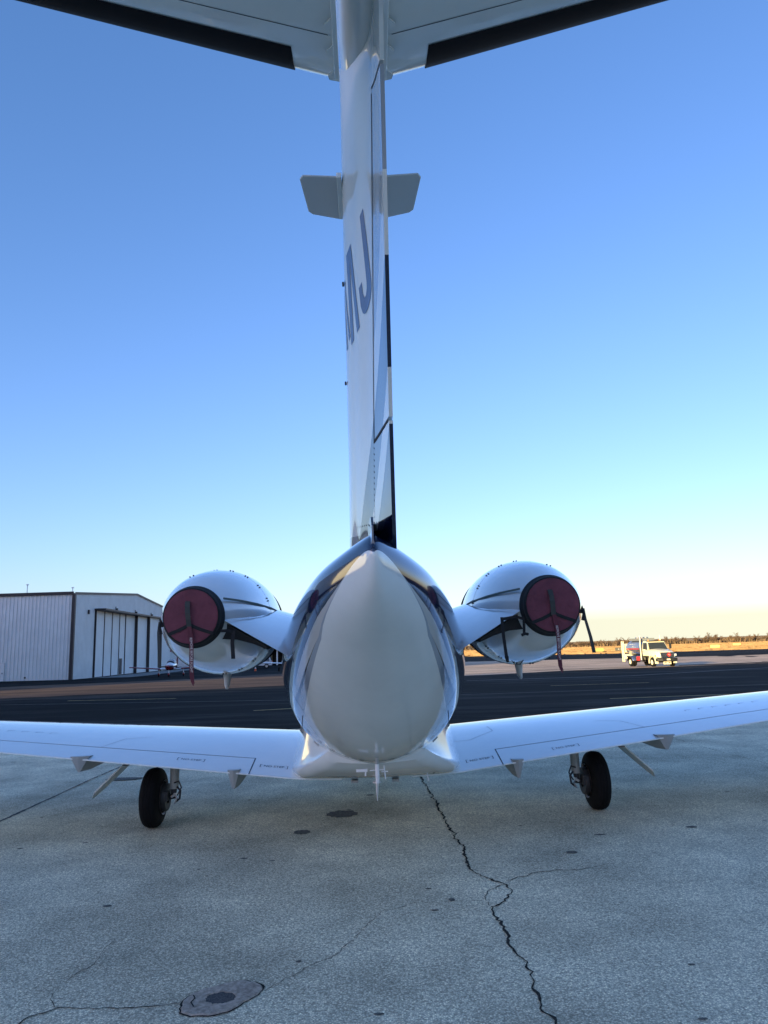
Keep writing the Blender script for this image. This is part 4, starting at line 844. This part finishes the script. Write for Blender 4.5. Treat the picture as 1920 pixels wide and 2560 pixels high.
for s_ in (-1, 1):
    d = MB().prism([(.75, 1.15), (1.72, 1.15), (1.72, 1.72), (.75, 1.72)], lambda u, v, w: (s_*(1.062+w), u, v), .02).build('door', M_CREAM, T, bevel=.006)
    MB().prism([(.80, 1.76), (1.70, 1.76), (1.50, 2.42), (.80, 2.42)], lambda u, v, w: (s_*(1.062-(v-1.7)*.135+w), u, v), .015).build('side_window', M_SCREEN, d)
    MB().box((s_*1.085, .92, 1.5), (.03, .16, .04)).build('handle', M_BLK, d)
    b = MB(); b.tube([(s_*1.05, 1.75, 2.3), (s_*1.36, 1.9, 2.32), (s_*1.36, 1.9, 1.72), (s_*1.06, 1.85, 1.7)], .018, 8); b.box((s_*1.37, 1.86, 2.04), (.20, .09, .50)); b.build('mirror', M_BLK, T)
    # fenders around the front wheels
    rings = []
    for k in range(11):
        a = math.radians(-12+k*20.4); y, z = 2.55+.62*math.cos(a), .50+.62*math.sin(a); rings.append([(s_*.80, y, z), (s_*1.14, y, z), (s_*1.14, y+.06*math.cos(a), z+.06*math.sin(a)), (s_*.80, y+.06*math.cos(a), z+.06*math.sin(a))])
    MB().loft(rings).build('fender', M_CREAM, T, smooth=True, angle=50)
    hl = MB().box((s_*.90, 3.42, 1.16), (.34, .16, .24), Matrix.Rotation(-s_*.35, 3, 'Z')).build('headlight', M_LAMP, T, bevel=.05, segs=3)
    MB().box((s_*1.06, 3.22, 1.12), (.10, .16, .12)).build('turn_signal', M_AMBER, hl, bevel=.02)
    MB().tube([(s_*1.12, .42, .7), (s_*1.12, .42, 2.3), (s_*1.10, .42, 3.15)], .06, 14).build('exhaust_stack', M_CREAM, T, smooth=True)
rings = []
for y, w, zt, zb in ((1.9, 1.04, 1.78, 1.0), (2.3, 1.02, 1.74, 1.02), (2.8, .98, 1.66, 1.02), (3.25, .90, 1.56, .98), (3.5, .80, 1.46, .92), (3.55, .76, 1.40, .94)):
    rings.append([(-w, y, zb), (-w, y, zt-.16), (-w*.82, y, zt-.03), (-w*.4, y, zt+.01), (0, y, zt+.02), (w*.4, y, zt+.01), (w*.82, y, zt-.03), (w, y, zt-.16), (w, y, zb)])
MB().loft(rings).build('hood', M_CREAM, T, smooth=True, angle=40)
gr_ = MB().prism([(-.62, .98), (.62, .98), (.70, 1.38), (-.70, 1.38)], lambda u, v, w: (u, 3.545+w, v), .05).build('grille', M_BLK, T, bevel=.01)
for k in range(7): MB().box((0, 3.60, 1.02+k*.055), (1.24+.015*k, .02, .018)).build('grille_bar', M_CHROME, gr_)
b = MB()
for (u0, u1, v0, v1) in ((-.68, .68, .93, .98), (-.74, .74, 1.38, 1.43)): b.box(((u0+u1)/2, 3.59, (v0+v1)/2), (u1-u0, .06, v1-v0))
for s_ in (-1, 1): b.box((s_*.68, 3.585, 1.18), (.05, .06, .44), Matrix.Rotation(s_*.16, 3, 'Y'))
b.build('grille_frame', M_CHROME, gr_)
pc = MB().prism([(0, -.24), (.24, 0), (0, .24), (-.24, 0)], lambda u, v, w: (-.16+u, 3.625+w, 1.20+v), .01).build('hazard_placard', M_TRED, T)
lettering('3', .13, lambda u, v: (-.16-u, 3.637, 1.11+v), 'placard_number', M_PRINT, pc); lettering('1863', .11, lambda u, v: (-.16-u, 3.637, 1.21+v), 'placard_number', M_PRINT, pc)
b = MB(); b.prism([(-1.1, 3.25), (-1.04, 3.58), (-.6, 3.74), (.6, 3.74), (1.04, 3.58), (1.1, 3.25), (.9, 3.25), (-.9, 3.25)], lambda u, v, w: (u, v, .58+w), .30); b.build('bumper', M_BLK, T, bevel=.03)
b = MB(); b.box((0, 3.76, .74), (.36, .02, .16)); b.build('number_plate', M_CREAM, T)
b = MB(); b.box((0, 3.45, .40), (.80, .05, .26)); b.build('front_tray', M_CREAM, T, bevel=.01); b = MB(); b.box((-.2, 3.48, .42), (.2, .02, .08)); b.box((.2, 3.48, .42), (.2, .02, .08)); b.build('tray_slot', M_TRED, T)
# tank, catwalk, plumbing
rings = []
for y, k in ((-3.05, .72), (-2.98, .93), (-2.85, 1.0), (.05, 1.0), (.18, .93), (.24, .72)):
    rings.append([(1.12*k*math.cos(2*math.pi*q/40), y, 1.86+.80*k*math.sin(2*math.pi*q/40)) for q in range(40)])
tk = MB().loft(rings).build('tank', M_CHROME, T, smooth=True, angle=40)
def on_tank(y, a, lift): return ((1.12+lift)*math.cos(a), y, 1.86+(.80+lift)*math.sin(a))
for s_ in (-1, 1):
    fa = lambda a: a if s_ > 0 else math.pi-a
    def patch(y0, y1, a0, a1, lift, nm, m):
        b = MB(); vs = []
        for i in range(13):
            a = fa(lerp(a0, a1, i/12)); vs += [on_tank(y0, a, lift), on_tank(y1, a, lift)]
        b.add(vs, [(2*i, 2*i+1, 2*i+3, 2*i+2) for i in range(12)]); return b.build(nm, m, tk, fixn=False)
    patch(-2.84, .04, .02, 1.15, .004, 'side_panel', M_BLUE); patch(-2.84, .04, -.14, -.02, .004, 'red_stripe', M_TRED)
    lettering('TITAN', .56, lambda u, v: on_tank(-1.45+s_*u*.95, fa(.28+v/.72), .009), 'company_name', M_PRINT, tk)
b = MB(); b.box((0, -1.4, 2.74), (1.5, 2.7, .26)); b.build('catwalk', mat('catwalk_grey', (.16, .17, .18), .5), T, bevel=.03)
for y in (-2.2, -1.2, -.4): MB().lathe([(0, .24), (.10, .24), (.12, .2)], (0, y, 2.87), 'z', 20, True).build('tank_hatch', M_CHROME, T)
b = MB(); b.box((0, -1.35, 1.02), (2.1, 3.2, .16)); b.box((.98, -1.35, .80), (.10, .9, .4)); b.box((-.98, -1.35, .80), (.10, .9, .4)); b.build('tank_skirt', M_CHROME, T, bevel=.02)
for s_ in (-1, 1):
    MB().box((s_*.92, -.35, .82), (.36, .72, .44)).build('hose_box', M_TRED, T, bevel=.04); MB().box((s_*.92, .30, .72), (.40, .46, .46)).build('battery_step', M_CHROME, T, bevel=.02)
    rings = []
    for k in range(9):
        a = math.radians(10+k*20); y, z = -2.05+.58*math.cos(a), .48+.58*math.sin(a); rings.append([(s_*.62, y, z), (s_*1.2, y, z), (s_*1.2, y+.03*math.cos(a), z+.03*math.sin(a)), (s_*.62, y+.03*math.cos(a), z+.03*math.sin(a))])
    MB().loft(rings).build('rear_fender', M_CHROME, T, smooth=True, angle=50)
    b = MB()
    for y in (-3.35, -3.75): b.tube([(s_*1.12, y, .45), (s_*1.12, y, 2.62)], .055, 10)
    for z in (.6, 1.2, 1.8, 2.4): b.tube([(s_*1.12, -3.35, z), (s_*1.12, -3.75, z)], .035, 8)
    b.box((s_*1.12, -3.55, 1.7), (.10, .22, 1.5)); b.build('ladder_rack', M_CREAM, T, smooth=True)
b = MB(); b.box((0, -3.5, 1.0), (2.1, .6, .5)); b.box((0, -3.55, 1.9), (1.9, .3, .9)); b.build('rear_cabinet', M_CREAM, T, bevel=.03)
b = MB(); b.box((-.6, 1.2, 2.62), (.12, .12, .12)); b.box((.6, 1.2, 2.62), (.12, .12, .12)); b.build('roof_marker', M_AMBER, T, bevel=.02)
# ---------------------------------------------------------------- small red and white propeller plane in front of the hangar
M_PRED = mat('red_gloss', (.24, .018, .022), .2, coat=.6); M_PW = mat('white_gloss', (.74, .74, .74), .2, coat=.6); M_CANOPY = mat('canopy_glass', (.03, .035, .045), .05, spec=.9)
rx, ry = -25.9, 87.5
RP = empty('propeller_plane', (rx, ry, ground_z(rx, ry)), math.radians(187), 'small red and white low wing propeller plane parked at the hangar doors', 'aircraft')
rings = []
for y, w, zb, zt in ((2.35, .16, 1.02, 1.34), (2.2, .40, .84, 1.50), (1.6, .50, .74, 1.62), (.9, .56, .72, 1.66), (0, .58, .72, 1.68), (-1.2, .50, .78, 1.62), (-2.6, .30, .94, 1.48), (-4.2, .10, 1.12, 1.36)):
    rings.append([(w*math.cos(2*math.pi*k/28), y, (zb+zt)/2+(zt-zb)/2*math.sin(2*math.pi*k/28)) for k in range(28)])
b = MB(); b.loft(rings)
P_RP = paint('red_over_white', {'slope': .02, 'bands': [(0, (.24, .018, .022)), (1.36, (.74, .74, .74))]}); b.build('fuselage', P_RP, RP, smooth=True, angle=60)
rings = []
for y, w, h in ((1.05, .30, .03), (.75, .45, .30), (.25, .50, .46), (-.4, .48, .46), (-1.0, .36, .28), (-1.6, .16, .05)):
    rings.append([(w*math.cos(math.pi*k/14), y, 1.54+h*math.sin(math.pi*k/14)) for k in range(15)])
cn = MB().loft(rings).build('canopy', M_CANOPY, RP, smooth=True, angle=60)
for y, w, h in ((.72, .465, .325), (-.42, .49, .475)):
    MB().tube([(w*math.cos(math.pi*k/14), y, 1.54+h*math.sin(math.pi*k/14)) for k in range(15)], .03, 6).build('canopy_frame', M_PW, cn)
for s_ in (-1, 1):
    def pw(x, up):
        a = abs(x); out = []
        for c in (0, .02, .08, .2, .4, .7, 1.0):
            t = .13*5*(.2969*math.sqrt(c)-.126*c-.3516*c*c+.2843*c**3-.1036*c**4); ch = 1.5-.12*max(0, a-.5); out.append((x, .75-.03*a-ch*c, .80+.085*a+ch*t*up))
        return out
    b = MB(); b.loft([pw(s_*x, 1)+pw(s_*x, -1)[::-1] for x in (.2, .8, 1.8, 3.0, 4.2, 4.75)])
    wg = b.build('wing', M_PW, RP, smooth=True, angle=40)
    b = MB(); b.loft([[(q[0], q[1]+.012, q[2]+.006) for q in pw(s_*x, 1)[:3]] + [(q[0], q[1]+.012, q[2]-.006) for q in pw(s_*x, -1)[:3][::-1]] for x in (1.2, 3.0, 4.2, 4.76)]); b.build('leading_edge', M_PRED, wg, smooth=True)
    lg = MB().tube([(s_*1.35, .1, .85), (s_*1.42, .15, .35)], .05, 8).build('main_leg', M_PW, RP, smooth=True)
    rings = [[(s_*1.43+w*math.cos(2*math.pi*k/14), y, .30+h*math.sin(2*math.pi*k/14)) for k in range(14)] for y, w, h in ((.58, .02, .03), (.48, .10, .13), (.2, .13, .18), (-.15, .09, .12), (-.42, .02, .03))]
    MB().loft(rings).build('wheel_fairing', M_PRED, lg, smooth=True); MB().lathe([(-.06, .08), (-.06, .16), (.06, .16), (.06, .08)], (s_*1.43, .15, .165), 'x', 24).build('tyre', M_RUBBER, lg, smooth=True)
    b = MB(); b.prism([(.1, -3.45), (1.75, -3.75), (1.75, -4.25), (.1, -4.3)], lambda u, v, w: (s_*u, v, 1.28+w), .06); b.build('tailplane', M_PW, RP, bevel=.015)
lg = MB().tube([(0, 1.75, .85), (0, 1.85, .3)], .045, 8).build('nose_leg', M_PW, RP, smooth=True)
rings = [[(w*math.cos(2*math.pi*k/14), y, .30+h*math.sin(2*math.pi*k/14)) for k in range(14)] for y, w, h in ((2.25, .02, .03), (2.1, .10, .14), (1.85, .12, .18), (1.5, .02, .04))]
MB().loft(rings).build('wheel_fairing', M_PRED, lg, smooth=True); MB().lathe([(-.05, .06), (-.05, .15), (.05, .15), (.05, .06)], (0, 1.87, .155), 'x', 24).build('tyre', M_RUBBER, lg, smooth=True)
MB().prism([(-3.2, 1.36), (-4.05, 2.55), (-4.45, 2.6), (-4.35, 1.2)], lambda u, v, w: (w-.04, u, v), .08).build('tail_fin', M_PRED, RP, bevel=.02)
pr = MB().lathe([(2.34, .17), (2.45, .15), (2.6, .06), (2.63, .001)], (0, 0, 1.18), 'y', 20).build('spinner', M_PRED, RP, smooth=True)
b = MB()
for s_ in (-1, 1): b.loft([[(s_*r-0, 2.43-w*.25, 1.18+w), (s_*r, 2.43+.02, 1.18+w*.3), (s_*r, 2.43+w*.25, 1.18-w), (s_*r, 2.43-.02, 1.18-w*.3)] for r, w in ((.1, .05), (.4, .08), (.75, .06), (.92, .02))])
b.build('propeller', M_DARKM, RP, smooth=True)
# ---------------------------------------------------------------- things under the far shade hangar
M_SUV = mat('grey_car_paint', (.22, .24, .27), .25, coat=.7, metal=.3)
def suv(x, y, rz, label):
    c = empty('parked_suv', (x, y, ground_z(x, y)), rz, label, 'car')
    side = [(-2.35, .45), (-2.38, .95), (-2.25, 1.08), (-2.05, 1.70), (-1.85, 1.78), (.35, 1.78), (.62, 1.70), (1.15, 1.12), (2.15, 1.0), (2.35, .85), (2.38, .45)]
    b = MB(); rings = []
    for xx, k in ((-.93, .94), (-.88, 1.0), (.88, 1.0), (.93, .94)): rings.append([(xx*(1 if z < 1.12 else .86), u*(1 if abs(xx) < .9 else .985), z) for u, z in side])
    b.loft(rings); body = b.build('body', M_SUV, c, smooth=True, angle=30)
    for s_ in (-1, 1):
        for u0, u1, w0, w1 in ((-1.92, -1.0, -1.82, -1.0), (-.92, 0, -.92, 0), (.08, 1.0, .08, .56)):
            b = MB(); b.add([(s_*.925, u0, 1.14), (s_*.925, u1, 1.14), (s_*.815, w1, 1.66), (s_*.815, w0, 1.66)], [(0, 1, 2, 3)]); b.build('window', M_GLASS, c, fixn=False)
        for yy in (1.45, -1.45):
            w = MB().lathe([(-.11, .2), (-.11, .32), (-.08, .36), (.08, .36), (.11, .32), (.11, .2)], (s_*.84, yy, .362), 'x', 28).build('wheel', M_RUBBER, c, smooth=True); MB().lathe([(s_*.112, .22), (s_*.10, .1), (s_*.115, .001)], (s_*.84, yy, .362), 'x', 20).build('rim', M_STEEL, w)
        MB().box((s_*.72, 2.34, .86), (.36, .08, .14)).build('headlight', M_LAMP, c, bevel=.03); MB().box((s_*.80, -2.36, 1.0), (.14, .06, .34)).build('tail_light', M_TRED, c, bevel=.02)
    b = MB(); b.add([(-.80, .62, 1.70), (.80, .62, 1.70), (.88, 1.15, 1.13), (-.88, 1.15, 1.13)], [(0, 1, 2, 3)]); b.add([(-.76, -2.045, 1.74), (.76, -2.045, 1.74), (.84, -2.24, 1.14), (-.84, -2.24, 1.14)], [(0, 1, 2, 3)]); b.add([(-.76, -2.09, 1.70), (.76, -2.09, 1.70), (.84, -2.27, 1.14), (-.84, -2.27, 1.14)], [(0, 1, 2, 3)]); b.build('glass', M_GLASS, c, fixn=False)
suv(-21.6, 121, math.radians(97), 'grey estate car parked side on behind the traffic cones')
M_CONE = mat('cone_orange', (.75, .13, .03), .5)
for x, y, lab in ((-19.0, 104.5, 'orange traffic cone standing in front of the grey car'), (-21.6, 106, 'orange traffic cone nearest the left engine drain mast')):
    c = empty('traffic_cone', (x, y, ground_z(x, y)), 0, lab, 'cone', 'traffic cones by the grey car')
    MB().lathe([(.03, .16), (.33, .105), (.34, .105)], (0, 0, 0), 'z', 20).build('lower_cone', M_CONE, c, smooth=True); MB().lathe([(.34, .105), (.56, .06)], (0, 0, 0), 'z', 20).build('reflective_band', M_FWHITE, c, smooth=True); MB().lathe([(.56, .06), (.75, .025), (.75, .001)], (0, 0, 0), 'z', 20).build('upper_cone', M_CONE, c, smooth=True); MB().box((0, 0, .017), (.42, .42, .03)).build('base', M_BLK, c, bevel=.01)
# parked aeroplane whose wing reaches out beyond the fuselage
M_DP = mat('dark_blue_paint', (.03, .04, .07), .25, coat=.5)
dp = empty('parked_aeroplane', (-13.2, 101, ground_z(-13.2, 101)), math.radians(180), 'dark parked aeroplane whose pale low wing shows left of the jet', 'aircraft')
rings = [[(w*math.cos(2*math.pi*k/24), y, 1.25+h*math.sin(2*math.pi*k/24)) for k in range(24)] for y, w, h in ((3.2, .1, .1), (2.6, .5, .45), (.8, .65, .62), (-1.5, .5, .5), (-4.2, .12, .15))]
MB().loft(rings).build('fuselage', M_DP, dp, smooth=True, angle=60)
for s_ in (-1, 1):
    rings = [[(s_*x, .9-.03*x-ch*c, .98+.06*x+ch*t) for c, t in ((0, 0), (.05, .045), (.3, .07), (1, .004), (.3, -.045), (.05, -.03))] for x, ch in ((.3, 1.7), (2.2, 1.6), (4.6, 1.3), (5.5, 1.0))]
    MB().loft(rings).build('wing', M_PW, dp, smooth=True, angle=40)
    lg = MB().tube([(s_*1.9, .2, 1.0), (s_*1.9, .2, .3)], .05, 8).build('main_leg', M_DARKM, dp); MB().lathe([(-.09, .1), (-.09, .24), (-.05, .28), (.05, .28), (.09, .24), (.09, .1)], (s_*1.9, .2, .282), 'x', 24).build('tyre', M_RUBBER, lg, smooth=True)
    MB().prism([(.1, -3.3), (1.7, -3.6), (1.7, -4.1), (.1, -4.2)], lambda u, v, w: (s_*u, v, 1.4+w), .06).build('tailplane', M_DP, dp)
lg = MB().tube([(0, 2.4, 1.0), (0, 2.5, .25)], .045, 8).build('nose_leg', M_DARKM, dp); MB().lathe([(-.07, .08), (-.07, .2), (.07, .2), (.07, .08)], (0, 2.5, .202), 'x', 24).build('tyre', M_RUBBER, lg, smooth=True)
MB().prism([(-3.0, 1.5), (-3.9, 2.7), (-4.4, 2.7), (-4.3, 1.2)], lambda u, v, w: (w-.04, u, v), .08).build('tail_fin', M_DP, dp)
# open shade hangar with a pitched roof, and the beige building behind it
M_BEIGE = mat('beige_wall', (.55, .47, .33), .7, var=.12, vscale=.5)
sx, sy = -22.0, 150.0; gz_ = ground_z(sx, sy)
sh = empty('shade_hangar', (sx, sy, gz_), 0, 'open dark roofed aircraft shelter on pale posts behind the grey car', 'shelter')
b = MB(); b.prism([(-14, 4.0), (0, 5.4), (14, 4.0), (14, 3.55), (0, 4.9), (-14, 3.55)], lambda u, v, w: (u, w-6, v), 22.0); b.build('roof', M_ROOF, sh)
MB().box((0, -5.9, 3.3), (28, .3, .9)).build('fascia', M_DARKM, sh)
for i in range(7):
    for y in (-5.5, 14): MB().box((-12.6+i*4.2, y, 1.7), (.26, .26, 3.4)).build('post', M_WHITEM, sh)
b = MB(); b.box((0, 15.2, 1.9), (28, .25, 3.8)); b.build('back_wall', M_TRIM, sh)
bg = empty('beige_building', (-15.5, 172, ground_z(-15.5, 172)), 0, 'low beige building with warm light on it left of the jet fuselage', 'building')
MB().box((0, 0, 2.1), (9, 7, 4.2)).build('wall', M_BEIGE, bg); MB().prism([(-4.9, 4.2), (0, 5.6), (4.9, 4.2)], lambda u, v, w: (u, w-3.8, v), 7.6).build('roof', M_ROOF, bg)
for x in (-2.8, 0, 2.8): MB().box((x, -3.53, 1.5), (1.3, .08, 1.5)).build('window', M_GLASS, bg)
# white storage building between the hangar and the shelter
wb = empty('storage_building', (-38.5, 150, ground_z(-38.5, 150)), math.radians(2.5), 'white metal storage building with dark door posts beyond the hangar', 'building')
b = MB(); b.box((0, 8, 2.6), (12, 16, 5.2)); b.build('wall', M_SIDING, wb)
MB().prism([(-6.3, 5.2), (0, 6.6), (6.3, 5.2)], lambda u, v, w: (u, w-.3, v), 16.6).build('roof', M_ROOF, wb)
for x in (1.0, 2.4, 5.4): MB().box((x, -.05, 2.1), (.35, .12, 4.2)).build('door_post', M_TRIM, wb)
# ---------------------------------------------------------------- airfield signs and lights
M_SY = mat('sign_yellow', (.55, .42, .10), .5); M_SB = mat('sign_black', (.02, .02, .022), .5); M_SG = mat('sign_green', (.22, .26, .06), .5)
def airsign(x, y, w, h, m, label, txt=None, tm=None):
    s_ = empty('airfield_sign', (x, y, ground_z(x, y)), math.atan2(-x, y), label, 'sign', 'airfield signs along the grass')
    MB().box((0, 0, .45+h/2), (w, .22, h)).build('sign_face', m, s_, bevel=.03)
    for q in (-.38, .38): MB().tube([(q*w, 0, 0), (q*w, 0, .46)], .05, 8).build('leg', M_DARKM, s_)
    if txt: lettering(txt, h*.55, lambda u, v: (u, -.115, .45+h/2+v), 'lettering', tm, s_)
airsign(66.5, 210, 3.4, .9, M_SB, 'black airfield sign with white letters beside the fuel truck', 'A  12-30', M_PRINT)
airsign(60.0, 209, 2.2, .9, M_SG, 'dull green backed airfield sign left of the black one')
airsign(91.5, 206, 2.4, .75, M_SY, 'yellow airfield sign on the grass right of the truck')
airsign(118.5, 250, 2.3, .6, M_SY, 'small far yellow airfield sign at the grass edge')
airsign(86.5, 236, 1.5, .6, M_SB, 'small black airfield sign just right of the truck cab')
airsign(55.8, 245, 2.0, .7, M_SY, 'pale yellow airfield sign left of the hanging engine strap')
airsign(15.6, 208, 2.0, .8, M_SY, 'yellow airfield sign seen under the right engine')
# ---------------------------------------------------------------- far treeline: bare winter trees
M_TWIG = mat('bare_twigs', (.13, .085, .06), .9, var=.3, vscale=.6); M_TRUNK = mat('bark', (.09, .07, .055), .9); M_SCRUB = mat('dry_scrub', (.15, .10, .06), .95, var=.35, vscale=.3)
def bare_tree(seed, H, W):
    rr = random.Random(seed); tr = MB(); cr = MB()
    tr.tube([(0, 0, -.3), (rr.uniform(-.1, .1), 0, H*.25), (rr.uniform(-.2, .2), rr.uniform(-.2, .2), H*.55)], [.16, .12, .07], 7)
    for i in range(13):
        a = rr.uniform(0, 2*math.pi); z0 = H*rr.uniform(.12, .5); p = Vector((0, 0, z0)); e = Vector((math.cos(a)*W*rr.uniform(.3, .55), math.sin(a)*W*rr.uniform(.3, .55), min(H, z0+H*rr.uniform(.15, .48)))); m_ = p.lerp(e, .5)+Vector((0, 0, .15))
        tr.tube([p, m_, e], [.06, .04, .02], 5)
        for k in range(34):
            s_ = p.lerp(e, rr.uniform(.25, 1.05)); d = Vector((rr.gauss(0, 1), rr.gauss(0, 1), rr.uniform(.1, 1.5))).normalized()*rr.uniform(.35, .95)
            w = rr.uniform(.03, .075); sd = d.cross(Vector((rr.gauss(0, 1), rr.gauss(0, 1), .3))).normalized()*w
            cr.add([s_-sd, s_+sd, s_+d], [(0, 1, 2)])
            for _ in range(3):
                q = s_+d*rr.uniform(.3, .9); d2 = (d.normalized()+Vector((rr.gauss(0, .7), rr.gauss(0, .7), rr.gauss(0, .5)))).normalized()*rr.uniform(.2, .5); s2 = d2.cross(Vector((rr.gauss(0, 1), .3, .4))).normalized()*w*.7
                cr.add([q-s2, q+s2, q+d2], [(0, 1, 2)])
    t = empty('bare_tree'); tr.build('trunk', M_TRUNK, t); cr.build('crown', M_TWIG, t, fixn=False)
    return t
protos = [bare_tree(50+i, h, w) for i, (h, w) in enumerate(((4.9, 4.4), (5.6, 5.2), (4.2, 5.0), (6.4, 5.4), (4.6, 6.0), (5.3, 4.2)))]
rr = random.Random(21); used = [False]*6; spots = []
for i in range(150):
    t = i/149; x = lerp(24, 270, t) + rr.uniform(-1.5, 1.5); y = lerp(452, 372, t) + rr.uniform(-9, 9); spots.append((x, y))
tone = ['dense', 'leaning', 'round', 'tall', 'wide', 'slim']
for x, y in spots:
    k = rr.randrange(6); o = protos[k] if not used[k] else copy_tree(protos[k]); used[k] = True
    s_ = rr.uniform(.65, 1.0); o.location = (x, y, ground_z(x, y)-.15); o.rotation_euler = (0, 0, rr.uniform(0, 6.28)); o.scale = (s_, s_, s_*rr.uniform(.85, 1.1))
    k_ = x/y                                              # which stretch of the line it stands in
    where = 'seen between the fuselage and right engine' if k_ < .15 else 'behind the right engine and its straps' if k_ < .27 else 'left of the fuel truck' if k_ < .335 else 'behind the fuel truck' if k_ < .405 else 'right of the fuel truck' if k_ < .47 else 'at the far right edge'
    tag(o, 'bare brown winter tree in the far treeline ' + where, 'tree', 'bare trees of the far treeline')
# low scrub filling the foot of the treeline
b = MB(); rr = random.Random(31)
for i in range(14000):
    t = rr.random(); x = lerp(18, 285, t); y = lerp(456, 368, t)+rr.uniform(-12, 22); z = ground_z(x, y)-.2; h = rr.uniform(1.0, 3.3)*(.7+.3*math.sin(x*.21)+.2*math.sin(x*.57+1))
    a = rr.uniform(0, math.pi); w = rr.uniform(.15, .5); cx_, sy_ = math.cos(a)*w, math.sin(a)*w; lx, ly = rr.gauss(0, .3), rr.gauss(0, .3)
    b.add([(x-cx_, y-sy_, z), (x+cx_, y+sy_, z), (x+cx_*.3+lx, y+sy_*.3+ly, z+h), (x-cx_*.6+lx, y-sy_*.6+ly, z+h*.8)], [(0, 1, 2, 3)])
tag(b.build('scrub', M_SCRUB, fixn=False), 'low brown scrub along the foot of the far treeline', 'scrub', kind='stuff')

# dry standing grass of the far field: blades stand upright and catch the low sun
M_BLADE = mat('dry_grass_blades', (.30, .195, .11), .9, spec=.05, var=.4, vscale=.08)
b = MB(); rr = random.Random(77)
for i in range(17000):
    y = rr.uniform(168, 455); x = rr.uniform(.03, .62)*y
    if y < 206-.23*(x-20): continue
    z = ground_z(x, y)-.05; h = rr.uniform(.18, .42); w = rr.uniform(.5, 1.3); a = rr.gauss(-.35, .5); cx_, sy_ = math.cos(a)*w, math.sin(a)*w; l1, l2 = rr.gauss(0, .12), rr.gauss(0, .1)
    b.add([(x-cx_, y-sy_, z), (x+cx_, y+sy_, z), (x+cx_*.8+l1, y+sy_*.8+l2, z+h*rr.uniform(.7, 1)), (x-cx_*.8+l1, y-sy_*.8+l2, z+h)], [(0, 1, 2, 3)])
tag(b.build('dry_grass', M_BLADE, fixn=False), 'sunlit dry tan grass of the far airfield', 'grass', kind='stuff')
